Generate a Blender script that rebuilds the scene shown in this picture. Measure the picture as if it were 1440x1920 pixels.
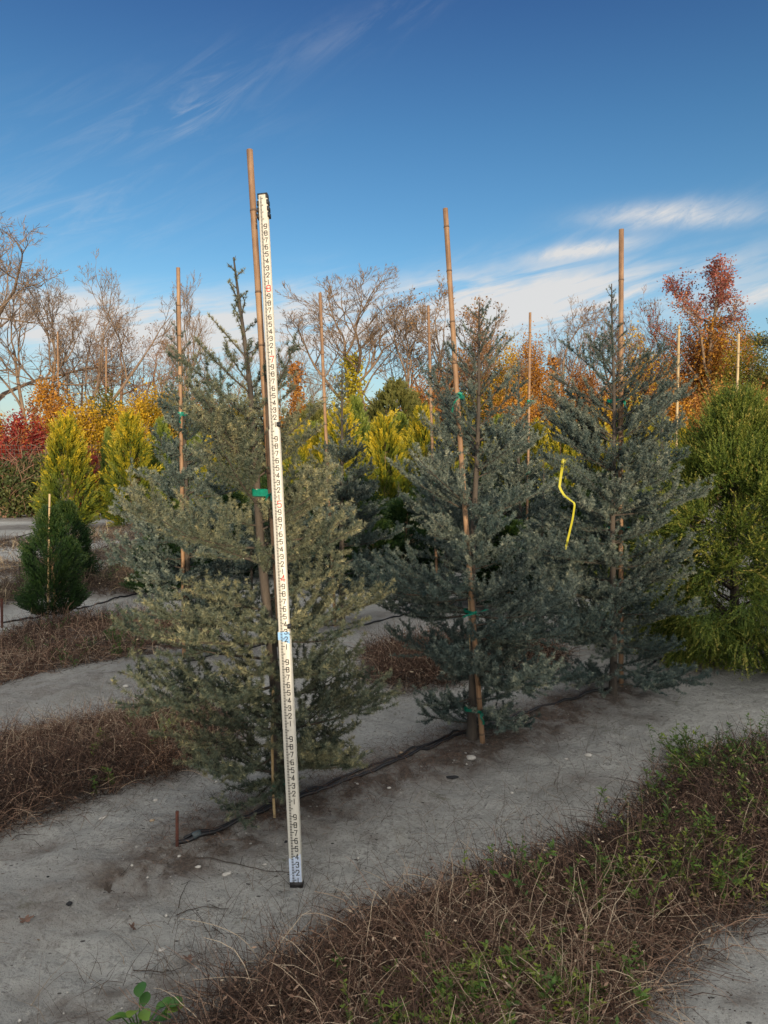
import bpy, math, random
import numpy as np
from mathutils import Vector, Matrix

for o in list(bpy.data.objects):
    bpy.data.objects.remove(o)
S = bpy.context.scene
COL = S.collection
R_ = math.radians
PI = math.pi

# ------------------------------------------------------------------ camera
FPX, YH, CH = 1300.0, 880.0, 1.64          # focal length (px of the 1440x1920 picture), horizon row, eye height
PITCH = math.atan((960 - YH) / FPX)
cam = bpy.data.cameras.new("camera")
camo = bpy.data.objects.new("camera", cam)
COL.objects.link(camo)
cam.sensor_fit = 'VERTICAL'
cam.sensor_height = 36.0
cam.lens = 36.0 * FPX / 1920
cam.clip_start = 0.05
cam.clip_end = 3000
camo.location = (0, 0, CH)
camo.rotation_euler = (PI / 2 - PITCH, 0, 0)
S.camera = camo

# ------------------------------------------------------------------ world, sun, exposure
FILL_VEIL = (5.7, 5.6, 5.3)
SUN_EL, SUN_AZ = 4.2, 167.0                # low sun behind the photographer
world = bpy.data.worlds.new("World")
S.world = world
world.use_nodes = True
wn, wl = world.node_tree.nodes, world.node_tree.links
bgn = wn['Background']
sky = wn.new('ShaderNodeTexSky')
sky.sky_type = 'NISHITA'
sky.sun_disc = False
sky.sun_elevation = R_(SUN_EL)
sky.sun_rotation = R_(SUN_AZ)
sky.ozone_density = 3.5
sky.dust_density = 0.5
sky.air_density = 1.0
bgn.inputs[1].default_value = 0.15


def wmath(op, a, b=None, c=None):
    n = wn.new('ShaderNodeMath')
    n.operation = op
    for i, v in enumerate((a, b, c)):
        if v is None:
            continue
        if isinstance(v, (int, float)):
            n.inputs[i].default_value = v
        else:
            wl.new(v, n.inputs[i])
    return n.outputs[0]


wtc = wn.new('ShaderNodeTexCoord')
wsep = wn.new('ShaderNodeSeparateXYZ')
wl.new(wtc.outputs['Generated'], wsep.inputs[0])
AZ = wmath('MULTIPLY', wmath('ARCTAN2', wsep.outputs[0], wsep.outputs[1]), 180 / PI)
EL = wmath('MULTIPLY', wmath('ARCSINE', wsep.outputs[2]), 180 / PI)


def wnoise(sx, sy, rot, detail, rough, dist=0.0, off=0.0):
    """streaky noise over (azimuth, elevation)"""
    c, s = math.cos(R_(rot)), math.sin(R_(rot))
    u = wmath('ADD', wmath('MULTIPLY', AZ, c / sx), wmath('MULTIPLY', EL, s / sx))
    v = wmath('ADD', wmath('MULTIPLY', AZ, -s / sy), wmath('MULTIPLY', EL, c / sy))
    cb = wn.new('ShaderNodeCombineXYZ')
    wl.new(u, cb.inputs[0])
    wl.new(v, cb.inputs[1])
    cb.inputs[2].default_value = off
    n = wn.new('ShaderNodeTexNoise')
    n.inputs['Scale'].default_value = 1.0
    n.inputs['Detail'].default_value = detail
    n.inputs['Roughness'].default_value = rough
    n.inputs['Distortion'].default_value = dist
    wl.new(cb.outputs[0], n.inputs['Vector'])
    return n.outputs[0]


WARP1 = wnoise(9, 5, 15, 4, 0.6, 0.4, 3.1)
WARP2 = wnoise(7, 4, 20, 4, 0.6, 0.4, 7.7)


def blob(az, el, ra, re, rot, warp=1.0):
    """soft elongated patch of sky, edges pushed about by noise"""
    c, s = math.cos(R_(rot)), math.sin(R_(rot))
    a = wmath('SUBTRACT', AZ, az)
    e = wmath('SUBTRACT', EL, el)
    a = wmath('ADD', a, wmath('MULTIPLY', wmath('SUBTRACT', WARP1, 0.5), 9 * warp))
    e = wmath('ADD', e, wmath('MULTIPLY', wmath('SUBTRACT', WARP2, 0.5), 5 * warp))
    u = wmath('ADD', wmath('MULTIPLY', a, c / ra), wmath('MULTIPLY', e, s / ra))
    v = wmath('ADD', wmath('MULTIPLY', a, -s / re), wmath('MULTIPLY', e, c / re))
    d = wmath('ADD', wmath('MULTIPLY', u, u), wmath('MULTIPLY', v, v))
    return wmath('POWER', 2.718, wmath('MULTIPLY', d, -1.0))


STREAK = wnoise(14, 1.6, 12, 6, 0.62, 0.6, 1.3)
STREAK2 = wnoise(9, 1.5, 28, 6, 0.66, 0.8, 5.3)
FINE = wnoise(3, 1.0, 20, 6, 0.7, 0.5, 9.3)


def ramp01(x, lo, hi):
    n = wn.new('ShaderNodeMapRange')
    n.interpolation_type = 'SMOOTHSTEP'
    n.inputs[1].default_value = lo
    n.inputs[2].default_value = hi
    wl.new(x, n.inputs[0])
    return n.outputs[0]


def wsum(*xs):
    r = xs[0]
    for x in xs[1:]:
        r = wmath('ADD', r, x)
    return r


def wmul(x, k):
    return wmath('MULTIPLY', x, k)


# solid cirrus on the right, streaky banks low down, faint wisps high on the left
solid = wsum(wmul(blob(21.5, 18.5, 5.0, 0.75, -2, 0.2), 0.75), wmul(blob(15.8, 16.5, 3.8, 0.5, 4, 0.12), 0.95),
             wmul(blob(26, 17.6, 3.5, 0.5, -4, 0.25), 0.4), wmul(blob(29, 12.3, 4.5, 0.8, 6, 0.3), 0.8))
solid = wmath('MULTIPLY', solid, wmath('ADD', 0.45, wmath('MULTIPLY', ramp01(FINE, 0.3, 0.65), 0.65)))
bank = wsum(wmul(blob(8, 13.2, 15, 2.1, 2, 0.6), 1.15), wmul(blob(20, 13.6, 8, 1.3, 4, 0.5), 0.5),
            wmul(blob(-21, 10.6, 13, 2.1, -3, 0.5), 1.4), wmul(blob(-2, 11.0, 16, 2.0, 0, 0.5), 0.8))
bank = wmath('MULTIPLY', bank, wmath('ADD', 0.12, wmath('MULTIPLY', ramp01(STREAK, 0.34, 0.62), 1.0)))
wisps = wsum(wmul(blob(-14.2, 26.6, 3.0, 1.5, 40, 0.4), 0.45), wmul(blob(-1, 31.5, 8, 1.2, 18, 0.4), 0.14),
             wmul(blob(-20, 24.0, 11, 3.0, 16, 0.8), 0.13), wmul(blob(-27, 17.5, 12, 2.4, 10, 0.8), 0.2),
             wmul(blob(14, 17.0, 14, 1.1, 8, 0.5), 0.22))
wisps = wmath('MULTIPLY', wisps, ramp01(STREAK2, 0.40, 0.80))
haze = wmath('POWER', 2.718, wmath('MULTIPLY', wmath('POWER', wmath('MAXIMUM', wmath('DIVIDE', EL, 8.5), 0.0), 2.0), -1.0))
cloud = wsum(solid, bank, wisps, wmul(haze, 0.55))
cloud = wmath('MINIMUM', cloud, 0.93)
wmix = wn.new('ShaderNodeMix')
wmix.data_type = 'RGBA'
wl.new(cloud, wmix.inputs[0])
tint = wn.new('ShaderNodeMix')
tint.data_type = 'RGBA'
tint.blend_type = 'MULTIPLY'
tint.inputs[0].default_value = 1.0
wl.new(sky.outputs[0], tint.inputs[6])
grad = wn.new('ShaderNodeValToRGB')          # air clearer overhead, paler towards the horizon
ge = grad.color_ramp.elements
for _ in range(3):
    ge.new(0.5)
for e_, (p_, c_) in zip(ge, ((0.0, (0.50, 0.46, 0.42)), (12 / 90, (0.52, 0.50, 0.44)), (17 / 90, (0.44, 0.435, 0.40)), (25 / 90, (0.325, 0.345, 0.345)), (36 / 90, (0.19, 0.198, 0.262)))):
    e_.position = p_
    e_.color = (*c_, 1)
wl.new(wmath('DIVIDE', EL, 90.0), grad.inputs[0])
wl.new(grad.outputs[0], tint.inputs[7])
gain = wn.new('ShaderNodeMix')
gain.data_type = 'RGBA'
gain.blend_type = 'MULTIPLY'
gain.inputs[0].default_value = 1.0
wl.new(tint.outputs[2], gain.inputs[6])
gain.inputs[7].default_value = (2.4, 2.4, 2.4, 1)
wl.new(gain.outputs[2], wmix.inputs[6])
wmix.inputs[7].default_value = (2.55, 2.5, 2.45, 1)
# unseen bright cloud veil overhead and behind, added to lift the fill light
fill_veil = wn.new('ShaderNodeMix')
fill_veil.data_type = 'RGBA'
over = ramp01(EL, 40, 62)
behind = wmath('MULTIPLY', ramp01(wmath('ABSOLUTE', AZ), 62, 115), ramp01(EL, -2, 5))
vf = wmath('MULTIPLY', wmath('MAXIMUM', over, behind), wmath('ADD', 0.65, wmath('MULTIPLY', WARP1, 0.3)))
wl.new(wmath('MINIMUM', vf, 0.9), fill_veil.inputs[0])
wl.new(wmix.outputs[2], fill_veil.inputs[6])
fill_veil.inputs[7].default_value = (FILL_VEIL[0], FILL_VEIL[1], FILL_VEIL[2], 1)
wl.new(fill_veil.outputs[2], bgn.inputs[0])

sd = bpy.data.lights.new("sun", 'SUN')
sd.energy = 2.6
sd.angle = R_(0.55)
sd.color = (1.0, 0.80, 0.55)
suno = bpy.data.objects.new("sun", sd)
COL.objects.link(suno)
SUNV = Vector((math.sin(R_(SUN_AZ)) * math.cos(R_(SUN_EL)), math.cos(R_(SUN_AZ)) * math.cos(R_(SUN_EL)), math.sin(R_(SUN_EL))))
suno.rotation_euler = (-SUNV).to_track_quat('-Z', 'Y').to_euler()
suno.location = (5, -20, 12)

S.view_settings.view_transform = 'Standard'
S.view_settings.look = 'None'
S.view_settings.gamma = 1
S.view_settings.use_curve_mapping = False
S.view_settings.exposure = 1.0
S.render.engine = 'CYCLES'
S.cycles.use_denoising = True
S.cycles.denoising_prefilter = 'ACCURATE'
S.cycles.max_bounces = 6
S.cycles.diffuse_bounces = 3
S.cycles.transmission_bounces = 3

# ------------------------------------------------------------------ helpers
FW = np.array([0, math.cos(PITCH), -math.sin(PITCH)])
UPV = np.array([0, math.sin(PITCH), math.cos(PITCH)])
RTV = np.array([1.0, 0, 0])
CAMP = np.array([0, 0, CH])


def raydir(px, py):
    return FW * FPX + RTV * (px - 720) - UPV * (py - 960)


def at(px, py, z=0.0):
    """ground point (height z) seen at a pixel of the photograph: used once, to measure where things stand"""
    d = raydir(px, py)
    return CAMP + d * ((z - CH) / d[2])


def at_depth(px, py, Y):
    d = raydir(px, py)
    return CAMP + d * (Y / d[1])


def norm(a):
    return a / np.maximum(np.linalg.norm(a, axis=-1, keepdims=True), 1e-9)


class Geo:
    def __init__(self):
        self.V, self.F, self.T, self.n = [], [], [], 0

    def add(self, V, F, T=0.5):
        V = np.asarray(V, dtype=np.float32).reshape(-1, 3)
        F = np.asarray(F, dtype=np.int64)
        self.V.append(V)
        self.F.append(F + self.n)
        T = np.broadcast_to(np.asarray(T, dtype=np.float32), (len(V),)) if np.ndim(T) == 0 else np.asarray(T, dtype=np.float32).reshape(-1)
        self.T.append(T)
        self.n += len(V)
        return self

    def mesh(self, name, mat, smooth=False):
        me = bpy.data.meshes.new(name)
        V = np.concatenate(self.V)
        me.vertices.add(len(V))
        me.vertices.foreach_set('co', V.ravel())
        li = np.concatenate([f.ravel() for f in self.F])
        cnt = np.concatenate([np.full(len(f), f.shape[1]) for f in self.F])
        me.loops.add(len(li))
        me.loops.foreach_set('vertex_index', li.astype(np.int32))
        me.polygons.add(len(cnt))
        st = np.concatenate([[0], np.cumsum(cnt)[:-1]])
        me.polygons.foreach_set('loop_start', st.astype(np.int32))
        if smooth:
            me.polygons.foreach_set('use_smooth', np.ones(len(cnt), dtype=bool))
        a = me.attributes.new('tint', 'FLOAT', 'POINT')
        a.data.foreach_set('value', np.concatenate(self.T))
        me.update(calc_edges=True)
        me.materials.append(mat)
        return me


def link(name, me, parent=None, loc=None):
    o = bpy.data.objects.new(name, me)
    COL.objects.link(o)
    if parent is not None:
        o.parent = parent
    if loc is not None:
        o.location = loc
    return o


def tag(o, label, cat, group=None):
    o['label'] = label
    o['category'] = cat
    if group:
        o['group'] = group
    return o


def thing(name, label, cat, loc=(0, 0, 0), group=None, rz=0.0, sc=1.0):
    o = bpy.data.objects.new(name, None)
    o.empty_display_size = 0.2
    COL.objects.link(o)
    o.location = loc
    o.rotation_euler = (0, 0, rz)
    o.scale = (sc, sc, sc) if isinstance(sc, (int, float)) else sc
    return tag(o, label, cat, group)


def tubes(P, R, sides=5, ref=(0.31, 0.27, 0.91)):
    P = np.asarray(P, float)
    N, K, _ = P.shape
    R = np.broadcast_to(np.asarray(R, float), (N, K))
    T = norm(np.gradient(P, axis=1))
    n1 = norm(np.cross(T, np.array(ref)))
    n2 = np.cross(T, n1)
    a = np.arange(sides) * 2 * PI / sides
    ring = n1[:, :, None, :] * np.cos(a)[None, None, :, None] + n2[:, :, None, :] * np.sin(a)[None, None, :, None]
    V = P[:, :, None, :] + ring * R[:, :, None, None]
    idx = np.arange(N * K * sides).reshape(N, K, sides)
    A, B = idx[:, :-1, :], idx[:, 1:, :]
    F = np.stack([A, np.roll(A, -1, 2), np.roll(B, -1, 2), B], -1).reshape(-1, 4)
    return V.reshape(-1, 3), F


def ribbons(P, W, side):
    N, K, _ = P.shape
    W = np.broadcast_to(np.asarray(W, float), (N, K))
    if side.ndim == 2:
        side = np.repeat(side[:, None, :], K, 1)
    V = np.stack([P - side * W[..., None] / 2, P + side * W[..., None] / 2], 2)
    idx = np.arange(N * K * 2).reshape(N, K, 2)
    F = np.stack([idx[:, :-1, 0], idx[:, :-1, 1], idx[:, 1:, 1], idx[:, 1:, 0]], -1).reshape(-1, 4)
    return V.reshape(-1, 3), F


def needle_tris(rng, B, D, L, W):
    N = len(B)
    side = norm(np.cross(D, rng.normal(size=(N, 3))))
    L = np.broadcast_to(L, (N,))[:, None]
    W = np.broadcast_to(W, (N,))[:, None]
    V = np.stack([B - side * W / 2, B + side * W / 2, B + D * L], 1).reshape(-1, 3)
    return V, np.arange(N * 3).reshape(-1, 3)


def leaf_kites(B, D, side, L, W, mid=0.45):
    N = len(B)
    L = np.broadcast_to(L, (N,))[:, None]
    W = np.broadcast_to(W, (N,))[:, None]
    V = np.stack([B, B + D * L * mid + side * W / 2, B + D * L, B + D * L * mid - side * W / 2], 1).reshape(-1, 3)
    return V, np.arange(N * 4).reshape(-1, 4)


def box(cx, cy, cz, sx, sy, sz):
    v = np.array([[x, y, z] for x in (-.5, .5) for y in (-.5, .5) for z in (-.5, .5)]) * [sx, sy, sz] + [cx, cy, cz]
    f = [[0, 1, 3, 2], [4, 6, 7, 5], [0, 4, 5, 1], [2, 3, 7, 6], [0, 2, 6, 4], [1, 5, 7, 3]]
    return v, f


# smooth value field on the plane, used for terrain height and for where grass thins out
_fr = np.random.default_rng(11)
_WK = [(_fr.normal(size=2) * k, _fr.uniform(0, 6.28), 1 / k ** 0.9) for k in (0.35, 0.5, 0.8, 1.1, 1.7, 2.3, 3.1, 4.3, 6.0, 8.0, 11, 14) for _ in range(3)]


def field(x, y, seed=0, lo=0, hi=36):
    s = 0
    w = 0
    for i, (k, p, a) in enumerate(_WK[lo:hi]):
        s = s + a * np.sin(k[0] * x + k[1] * y + p + seed * (1.7 + i * 0.61))
        w += a * a
    return s / math.sqrt(w / 2)


_LK = [(_fr.normal(size=2) * k, _fr.uniform(0, 6.28)) for k in (14, 18, 22, 26, 30, 36, 42) for _ in range(3)]


def lumps(x, y, seed):
    return sum(np.sin(k[0] * x + k[1] * y + p + seed * (2.1 + i)) for i, (k, p) in enumerate(_LK)) / 3.2


ROW_A = np.array([at(-200, 1790)[:2], at(330, 1580)[:2], at(620, 1478)[:2], at(885, 1386)[:2], at(1150, 1290)[:2], [3.2, 6.3], [6, 8.6]])
ROW_B = np.array([[-6.0, 1.6], [-3.2, 4.3], [-1.75, 5.85], [-0.53, 7.0], [0.62, 8.0], [1.95, 9.1], [4.4, 10.4], [8, 12.6]])


def dist_poly(x, y, L):
    d = np.full(np.shape(x), 1e9)
    for a, b in zip(L[:-1], L[1:]):
        e = b - a
        t = np.clip(((x - a[0]) * e[0] + (y - a[1]) * e[1]) / (e @ e), 0, 1)
        d = np.minimum(d, np.hypot(x - a[0] - t * e[0], y - a[1] - t * e[1]))
    return d


def inside(x, y, poly):
    poly = np.asarray(poly)
    r = np.zeros(np.shape(x), bool)
    j = len(poly) - 1
    for i in range(len(poly)):
        xi, yi = poly[i][:2]
        xj, yj = poly[j][:2]
        r ^= ((yi > y) != (yj > y)) & (x < (xj - xi) * (y - yi) / (yj - yi + 1e-12) + xi)
        j = i
    return r


def PX(*pts):
    return np.array([at(*p)[:2] for p in pts])


# weedy strips between the tree rows, as ground polygons
STRIP_NEAR = PX((1900, 1390), (1440, 1405), (1320, 1425), (1240, 1475), (1175, 1540), (1040, 1620), (880, 1665), (740, 1720), (650, 1755), (590, 1800),
                (470, 1850), (400, 1910), (330, 2010), (280, 2300), (900, 2300), (1150, 2000), (1195, 1860), (1290, 1770), (1440, 1700), (1900, 1600))
STRIP_A = np.concatenate([PX((-500, 1480), (-60, 1395), (60, 1370), (190, 1345), (330, 1320), (420, 1335), (440, 1400), (330, 1450), (220, 1475), (80, 1530), (-60, 1590), (-500, 1700))])
STRIP_A2 = PX((690, 1215), (760, 1205), (840, 1205), (1000, 1212), (1060, 1225), (1040, 1260), (900, 1270), (760, 1290), (690, 1275))
STRIP_B = PX((-500, 1285), (-40, 1215), (60, 1172), (200, 1160), (330, 1165), (400, 1180), (370, 1215), (280, 1228), (150, 1248), (0, 1285), (-500, 1370))
STRIP_C = PX((-60, 1120), (30, 1095), (170, 1080), (270, 1056), (330, 1070), (270, 1112), (180, 1118), (60, 1120), (-50, 1150))
STRIP_D = PX((-300, 1075), (0, 1060), (160, 1040), (260, 1012), (420, 1010), (420, 1042), (240, 1050), (150, 1060), (0, 1085), (-300, 1110))
STRIP_E = PX((-400, 1030), (60, 1010), (300, 985), (700, 975), (700, 992), (300, 1005), (60, 1030), (-400, 1060))
MOUNDS = [(STRIP_NEAR, 0.05), (STRIP_A, 0.05), (STRIP_A2, 0.04), (STRIP_B, 0.05), (STRIP_C, 0.04), (STRIP_D, 0.05)]


def height(x, y):
    x = np.asarray(x, float)
    y = np.asarray(y, float)
    near = np.exp(-((y - 4) / 14) ** 2)
    h = 0.012 * field(x, y, 0, 0, 18) + 0.006 * field(x, y, 3, 15, 36) * near
    h = h + near * (0.006 * lumps(x, y, 0) + 0.010 * np.maximum(lumps(x, y, 1) * .6 + .5 * field(x, y, 2, 18, 36) - .5, 0))
    h = h + 0.045 * np.exp(-(dist_poly(x, y, ROW_A) / 0.3) ** 2) + 0.05 * np.exp(-(dist_poly(x, y, ROW_B) / 0.35) ** 2)
    return h


# ------------------------------------------------------------------ materials
def newmat(name):
    m = bpy.data.materials.new(name)
    m.use_nodes = True
    nt = m.node_tree
    return m, nt.nodes, nt.links, nt.nodes['Principled BSDF']


def ramp(n, l, fac, stops):
    r = n.new('ShaderNodeValToRGB')
    el = r.color_ramp.elements
    while len(el) < len(stops):
        el.new(0.5)
    for e, (p, c) in zip(el, stops):
        e.position = p
        e.color = (*c, 1)
    l.new(fac, r.inputs[0])
    return r.outputs[0]


def leafmat(name, stops, trans=0.3, rough=0.55, noise=0.0, nscale=3.0, spec=0.35):
    """foliage: colour from each leaf's own 'tint' value (leaf to leaf variation, in places shading)"""
    m, n, l, p = newmat(name)
    at_ = n.new('ShaderNodeAttribute')
    at_.attribute_name = 'tint'
    fac = at_.outputs['Fac']
    if noise:
        tc = n.new('ShaderNodeTexCoord')
        nz = n.new('ShaderNodeTexNoise')
        nz.inputs['Scale'].default_value = nscale
        nz.inputs['Detail'].default_value = 3
        l.new(tc.outputs['Object'], nz.inputs['Vector'])
        mm = n.new('ShaderNodeMath')
        mm.operation = 'MULTIPLY_ADD'
        l.new(nz.outputs[0], mm.inputs[0])
        mm.inputs[1].default_value = noise * 2
        ad = n.new('ShaderNodeMath')
        ad.operation = 'SUBTRACT'
        l.new(fac, ad.inputs[0])
        ad.inputs[1].default_value = noise
        l.new(ad.outputs[0], mm.inputs[2])
        fac = mm.outputs[0]
    c = ramp(n, l, fac, stops)
    l.new(c, p.inputs['Base Color'])
    p.inputs['Roughness'].default_value = rough
    p.inputs['Specular IOR Level'].default_value = spec
    if trans:
        t = n.new('ShaderNodeBsdfTranslucent')
        l.new(c, t.inputs[0])
        mx = n.new('ShaderNodeMixShader')
        mx.inputs[0].default_value = trans
        l.new(p.outputs[0], mx.inputs[1])
        l.new(t.outputs[0], mx.inputs[2])
        l.new(mx.outputs[0], n['Material Output'].inputs[0])
    return m


def woodmat(name, c1, c2, scale=18, stretch=0.25, rough=0.85, bump=0.4):
    m, n, l, p = newmat(name)
    tc = n.new('ShaderNodeTexCoord')
    mp = n.new('ShaderNodeMapping')
    mp.inputs['Scale'].default_value = (1, 1, stretch)
    nz = n.new('ShaderNodeTexNoise')
    nz.inputs['Scale'].default_value = scale
    nz.inputs['Detail'].default_value = 5
    nz.inputs['Roughness'].default_value = 0.65
    l.new(tc.outputs['Object'], mp.inputs[0])
    l.new(mp.outputs[0], nz.inputs['Vector'])
    c = ramp(n, l, nz.outputs[0], [(0.3, c1), (0.7, c2)])
    l.new(c, p.inputs['Base Color'])
    p.inputs['Roughness'].default_value = rough
    b = n.new('ShaderNodeBump')
    b.inputs['Strength'].default_value = bump
    b.inputs['Distance'].default_value = 0.01
    l.new(nz.outputs[0], b.inputs['Height'])
    l.new(b.outputs[0], p.inputs['Normal'])
    return m


def plainmat(name, col, rough=0.5, var=0.12, scale=30, spec=0.5):
    m, n, l, p = newmat(name)
    tc = n.new('ShaderNodeTexCoord')
    nz = n.new('ShaderNodeTexNoise')
    nz.inputs['Scale'].default_value = scale
    nz.inputs['Detail'].default_value = 4
    l.new(tc.outputs['Object'], nz.inputs['Vector'])
    c = ramp(n, l, nz.outputs[0], [(0.3, tuple(v * (1 - var) for v in col)), (0.7, tuple(min(1, v * (1 + var)) for v in col))])
    l.new(c, p.inputs['Base Color'])
    p.inputs['Roughness'].default_value = rough
    p.inputs['Specular IOR Level'].default_value = spec
    return m


M_CEDAR = leafmat('cedar_needles', [(0.0, (0.028, 0.058, 0.060)), (0.45, (0.085, 0.118, 0.104)), (0.75, (0.22, 0.25, 0.20)), (1.0, (0.38, 0.38, 0.27))], 0.15, 0.5)
M_CEDAR_SUNLIT = leafmat('cedar_needles_sunlit', [(0.0, (0.032, 0.058, 0.048)), (0.45, (0.115, 0.132, 0.088)), (0.8, (0.27, 0.26, 0.15)), (1.0, (0.46, 0.40, 0.20))], 0.15, 0.5)  # the front cedar's warm sunlit tone is put into its needle colour
M_BARK = woodmat('cedar_bark', (0.028, 0.024, 0.021), (0.085, 0.066, 0.05), 25)
M_BARK_TAN = woodmat('tan_bark', (0.10, 0.065, 0.035), (0.22, 0.14, 0.075), 25)
M_GOLD = leafmat('golden_foliage', [(0.0, (0.035, 0.065, 0.012)), (0.4, (0.12, 0.15, 0.014)), (0.72, (0.44, 0.34, 0.018)), (1.0, (0.72, 0.48, 0.03))], 0.3, 0.6)
M_GREENCY = leafmat('green_foliage', [(0.0, (0.03, 0.055, 0.012)), (0.5, (0.085, 0.13, 0.02)), (1.0, (0.22, 0.25, 0.04))], 0.3, 0.6)
M_DARKGR = leafmat('dark_green_foliage', [(0.0, (0.008, 0.024, 0.008)), (0.6, (0.02, 0.052, 0.012)), (1.0, (0.07, 0.10, 0.018))], 0.25, 0.6)
M_OLIVEJ = leafmat('olive_foliage', [(0.0, (0.03, 0.04, 0.012)), (0.6, (0.09, 0.10, 0.025)), (1.0, (0.16, 0.15, 0.04))], 0.25, 0.6)
M_PINE = leafmat('pine_foliage', [(0.0, (0.012, 0.02, 0.012)), (1.0, (0.05, 0.06, 0.025))], 0.15, 0.6)
M_CRYPT = leafmat('crypt_foliage', [(0.0, (0.03, 0.06, 0.012)), (0.5, (0.10, 0.15, 0.022)), (0.85, (0.24, 0.25, 0.04)), (1.0, (0.42, 0.35, 0.09))], 0.3, 0.6)
M_TREE = woodmat('grey_bark', (0.105, 0.074, 0.052), (0.25, 0.175, 0.118), 6)
M_TREE2 = woodmat('brown_bark', (0.12, 0.07, 0.046), (0.27, 0.16, 0.105), 6)
M_LEAF = {
    'orange': leafmat('orange_leaves', [(0.0, (0.13, 0.06, 0.015)), (0.5, (0.36, 0.15, 0.02)), (1.0, (0.52, 0.27, 0.025))], 0.35, 0.6),
    'rust': leafmat('rust_leaves', [(0.0, (0.14, 0.065, 0.024)), (0.5, (0.34, 0.14, 0.035)), (1.0, (0.48, 0.25, 0.05))], 0.35, 0.6),
    'amber': leafmat('amber_leaves', [(0.0, (0.16, 0.12, 0.01)), (0.5, (0.42, 0.25, 0.015)), (1.0, (0.62, 0.40, 0.02))], 0.35, 0.6),
    'red': leafmat('red_leaves', [(0.0, (0.10, 0.015, 0.012)), (0.5, (0.26, 0.028, 0.024)), (0.8, (0.36, 0.055, 0.03)), (1.0, (0.40, 0.16, 0.04))], 0.35, 0.6),
    'olive': leafmat('olive_leaves', [(0.0, (0.05, 0.055, 0.012)), (0.6, (0.16, 0.15, 0.02)), (1.0, (0.36, 0.26, 0.025))], 0.35, 0.6),
    'brown': leafmat('brown_leaves', [(0.0, (0.10, 0.06, 0.03)), (0.5, (0.24, 0.13, 0.05)), (1.0, (0.36, 0.20, 0.07))], 0.35, 0.6),
    'vine': leafmat('vine_leaves', [(0.0, (0.12, 0.12, 0.012)), (0.5, (0.33, 0.29, 0.02)), (1.0, (0.55, 0.42, 0.03))], 0.35, 0.6),
    'crimson': leafmat('crimson_leaves', [(0.0, (0.12, 0.035, 0.032)), (0.6, (0.36, 0.10, 0.065)), (1.0, (0.46, 0.21, 0.09))], 0.35, 0.6),
    'green': leafmat('hedge_leaves', [(0.0, (0.03, 0.05, 0.015)), (0.6, (0.08, 0.10, 0.03)), (1.0, (0.17, 0.14, 0.04))], 0.3, 0.6),
}
M_DRY = leafmat('dry_grass', [(0.0, (0.045, 0.032, 0.026)), (0.4, (0.115, 0.078, 0.055)), (0.75, (0.24, 0.17, 0.11)), (1.0, (0.50, 0.40, 0.26))], 0.25, 0.8)
M_DRY_RED = leafmat('dry_grass_red', [(0.0, (0.026, 0.017, 0.014)), (0.4, (0.125, 0.07, 0.048)), (0.75, (0.35, 0.215, 0.145)), (1.0, (0.60, 0.47, 0.33))], 0.25, 0.8)
M_WEED = leafmat('weed_leaves', [(0.0, (0.035, 0.075, 0.018)), (0.5, (0.10, 0.18, 0.03)), (1.0, (0.28, 0.32, 0.05))], 0.35, 0.5)


def bamboo(name, stops):
    m, n, l, p = newmat(name)
    tc = n.new('ShaderNodeTexCoord')
    fs = []
    for sc, st in ((9, .25), (60, .04), (3.5, 1.0)):
        mp = n.new('ShaderNodeMapping')
        mp.inputs['Scale'].default_value = (1, 1, st)
        nz = n.new('ShaderNodeTexNoise')
        nz.inputs['Scale'].default_value = sc
        nz.inputs['Detail'].default_value = 5
        nz.inputs['Roughness'].default_value = 0.7
        l.new(tc.outputs['Object'], mp.inputs[0])
        l.new(mp.outputs[0], nz.inputs['Vector'])
        fs.append(nz.outputs[0])
    ad = n.new('ShaderNodeMath')
    ad.operation = 'ADD'
    l.new(fs[0], ad.inputs[0])
    l.new(fs[1], ad.inputs[1])
    a2 = n.new('ShaderNodeMath')
    a2.operation = 'ADD'
    l.new(ad.outputs[0], a2.inputs[0])
    l.new(fs[2], a2.inputs[1])
    dv = n.new('ShaderNodeMath')
    dv.operation = 'DIVIDE'
    dv.inputs[1].default_value = 3
    l.new(a2.outputs[0], dv.inputs[0])
    na = n.new('ShaderNodeAttribute')
    na.attribute_name = 'tint'
    mk = n.new('ShaderNodeMix')
    mk.data_type = 'RGBA'
    l.new(na.outputs['Fac'], mk.inputs[0])
    l.new(ramp(n, l, dv.outputs[0], stops), mk.inputs[6])
    mk.inputs[7].default_value = (.10, .06, .036, 1)
    l.new(mk.outputs[2], p.inputs['Base Color'])
    p.inputs['Roughness'].default_value = 0.6
    p.inputs['Specular IOR Level'].default_value = 0.3
    b = n.new('ShaderNodeBump')
    b.inputs['Strength'].default_value = 0.3
    b.inputs['Distance'].default_value = 0.004
    l.new(fs[1], b.inputs['Height'])
    l.new(b.outputs[0], p.inputs['Normal'])
    return m


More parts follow.
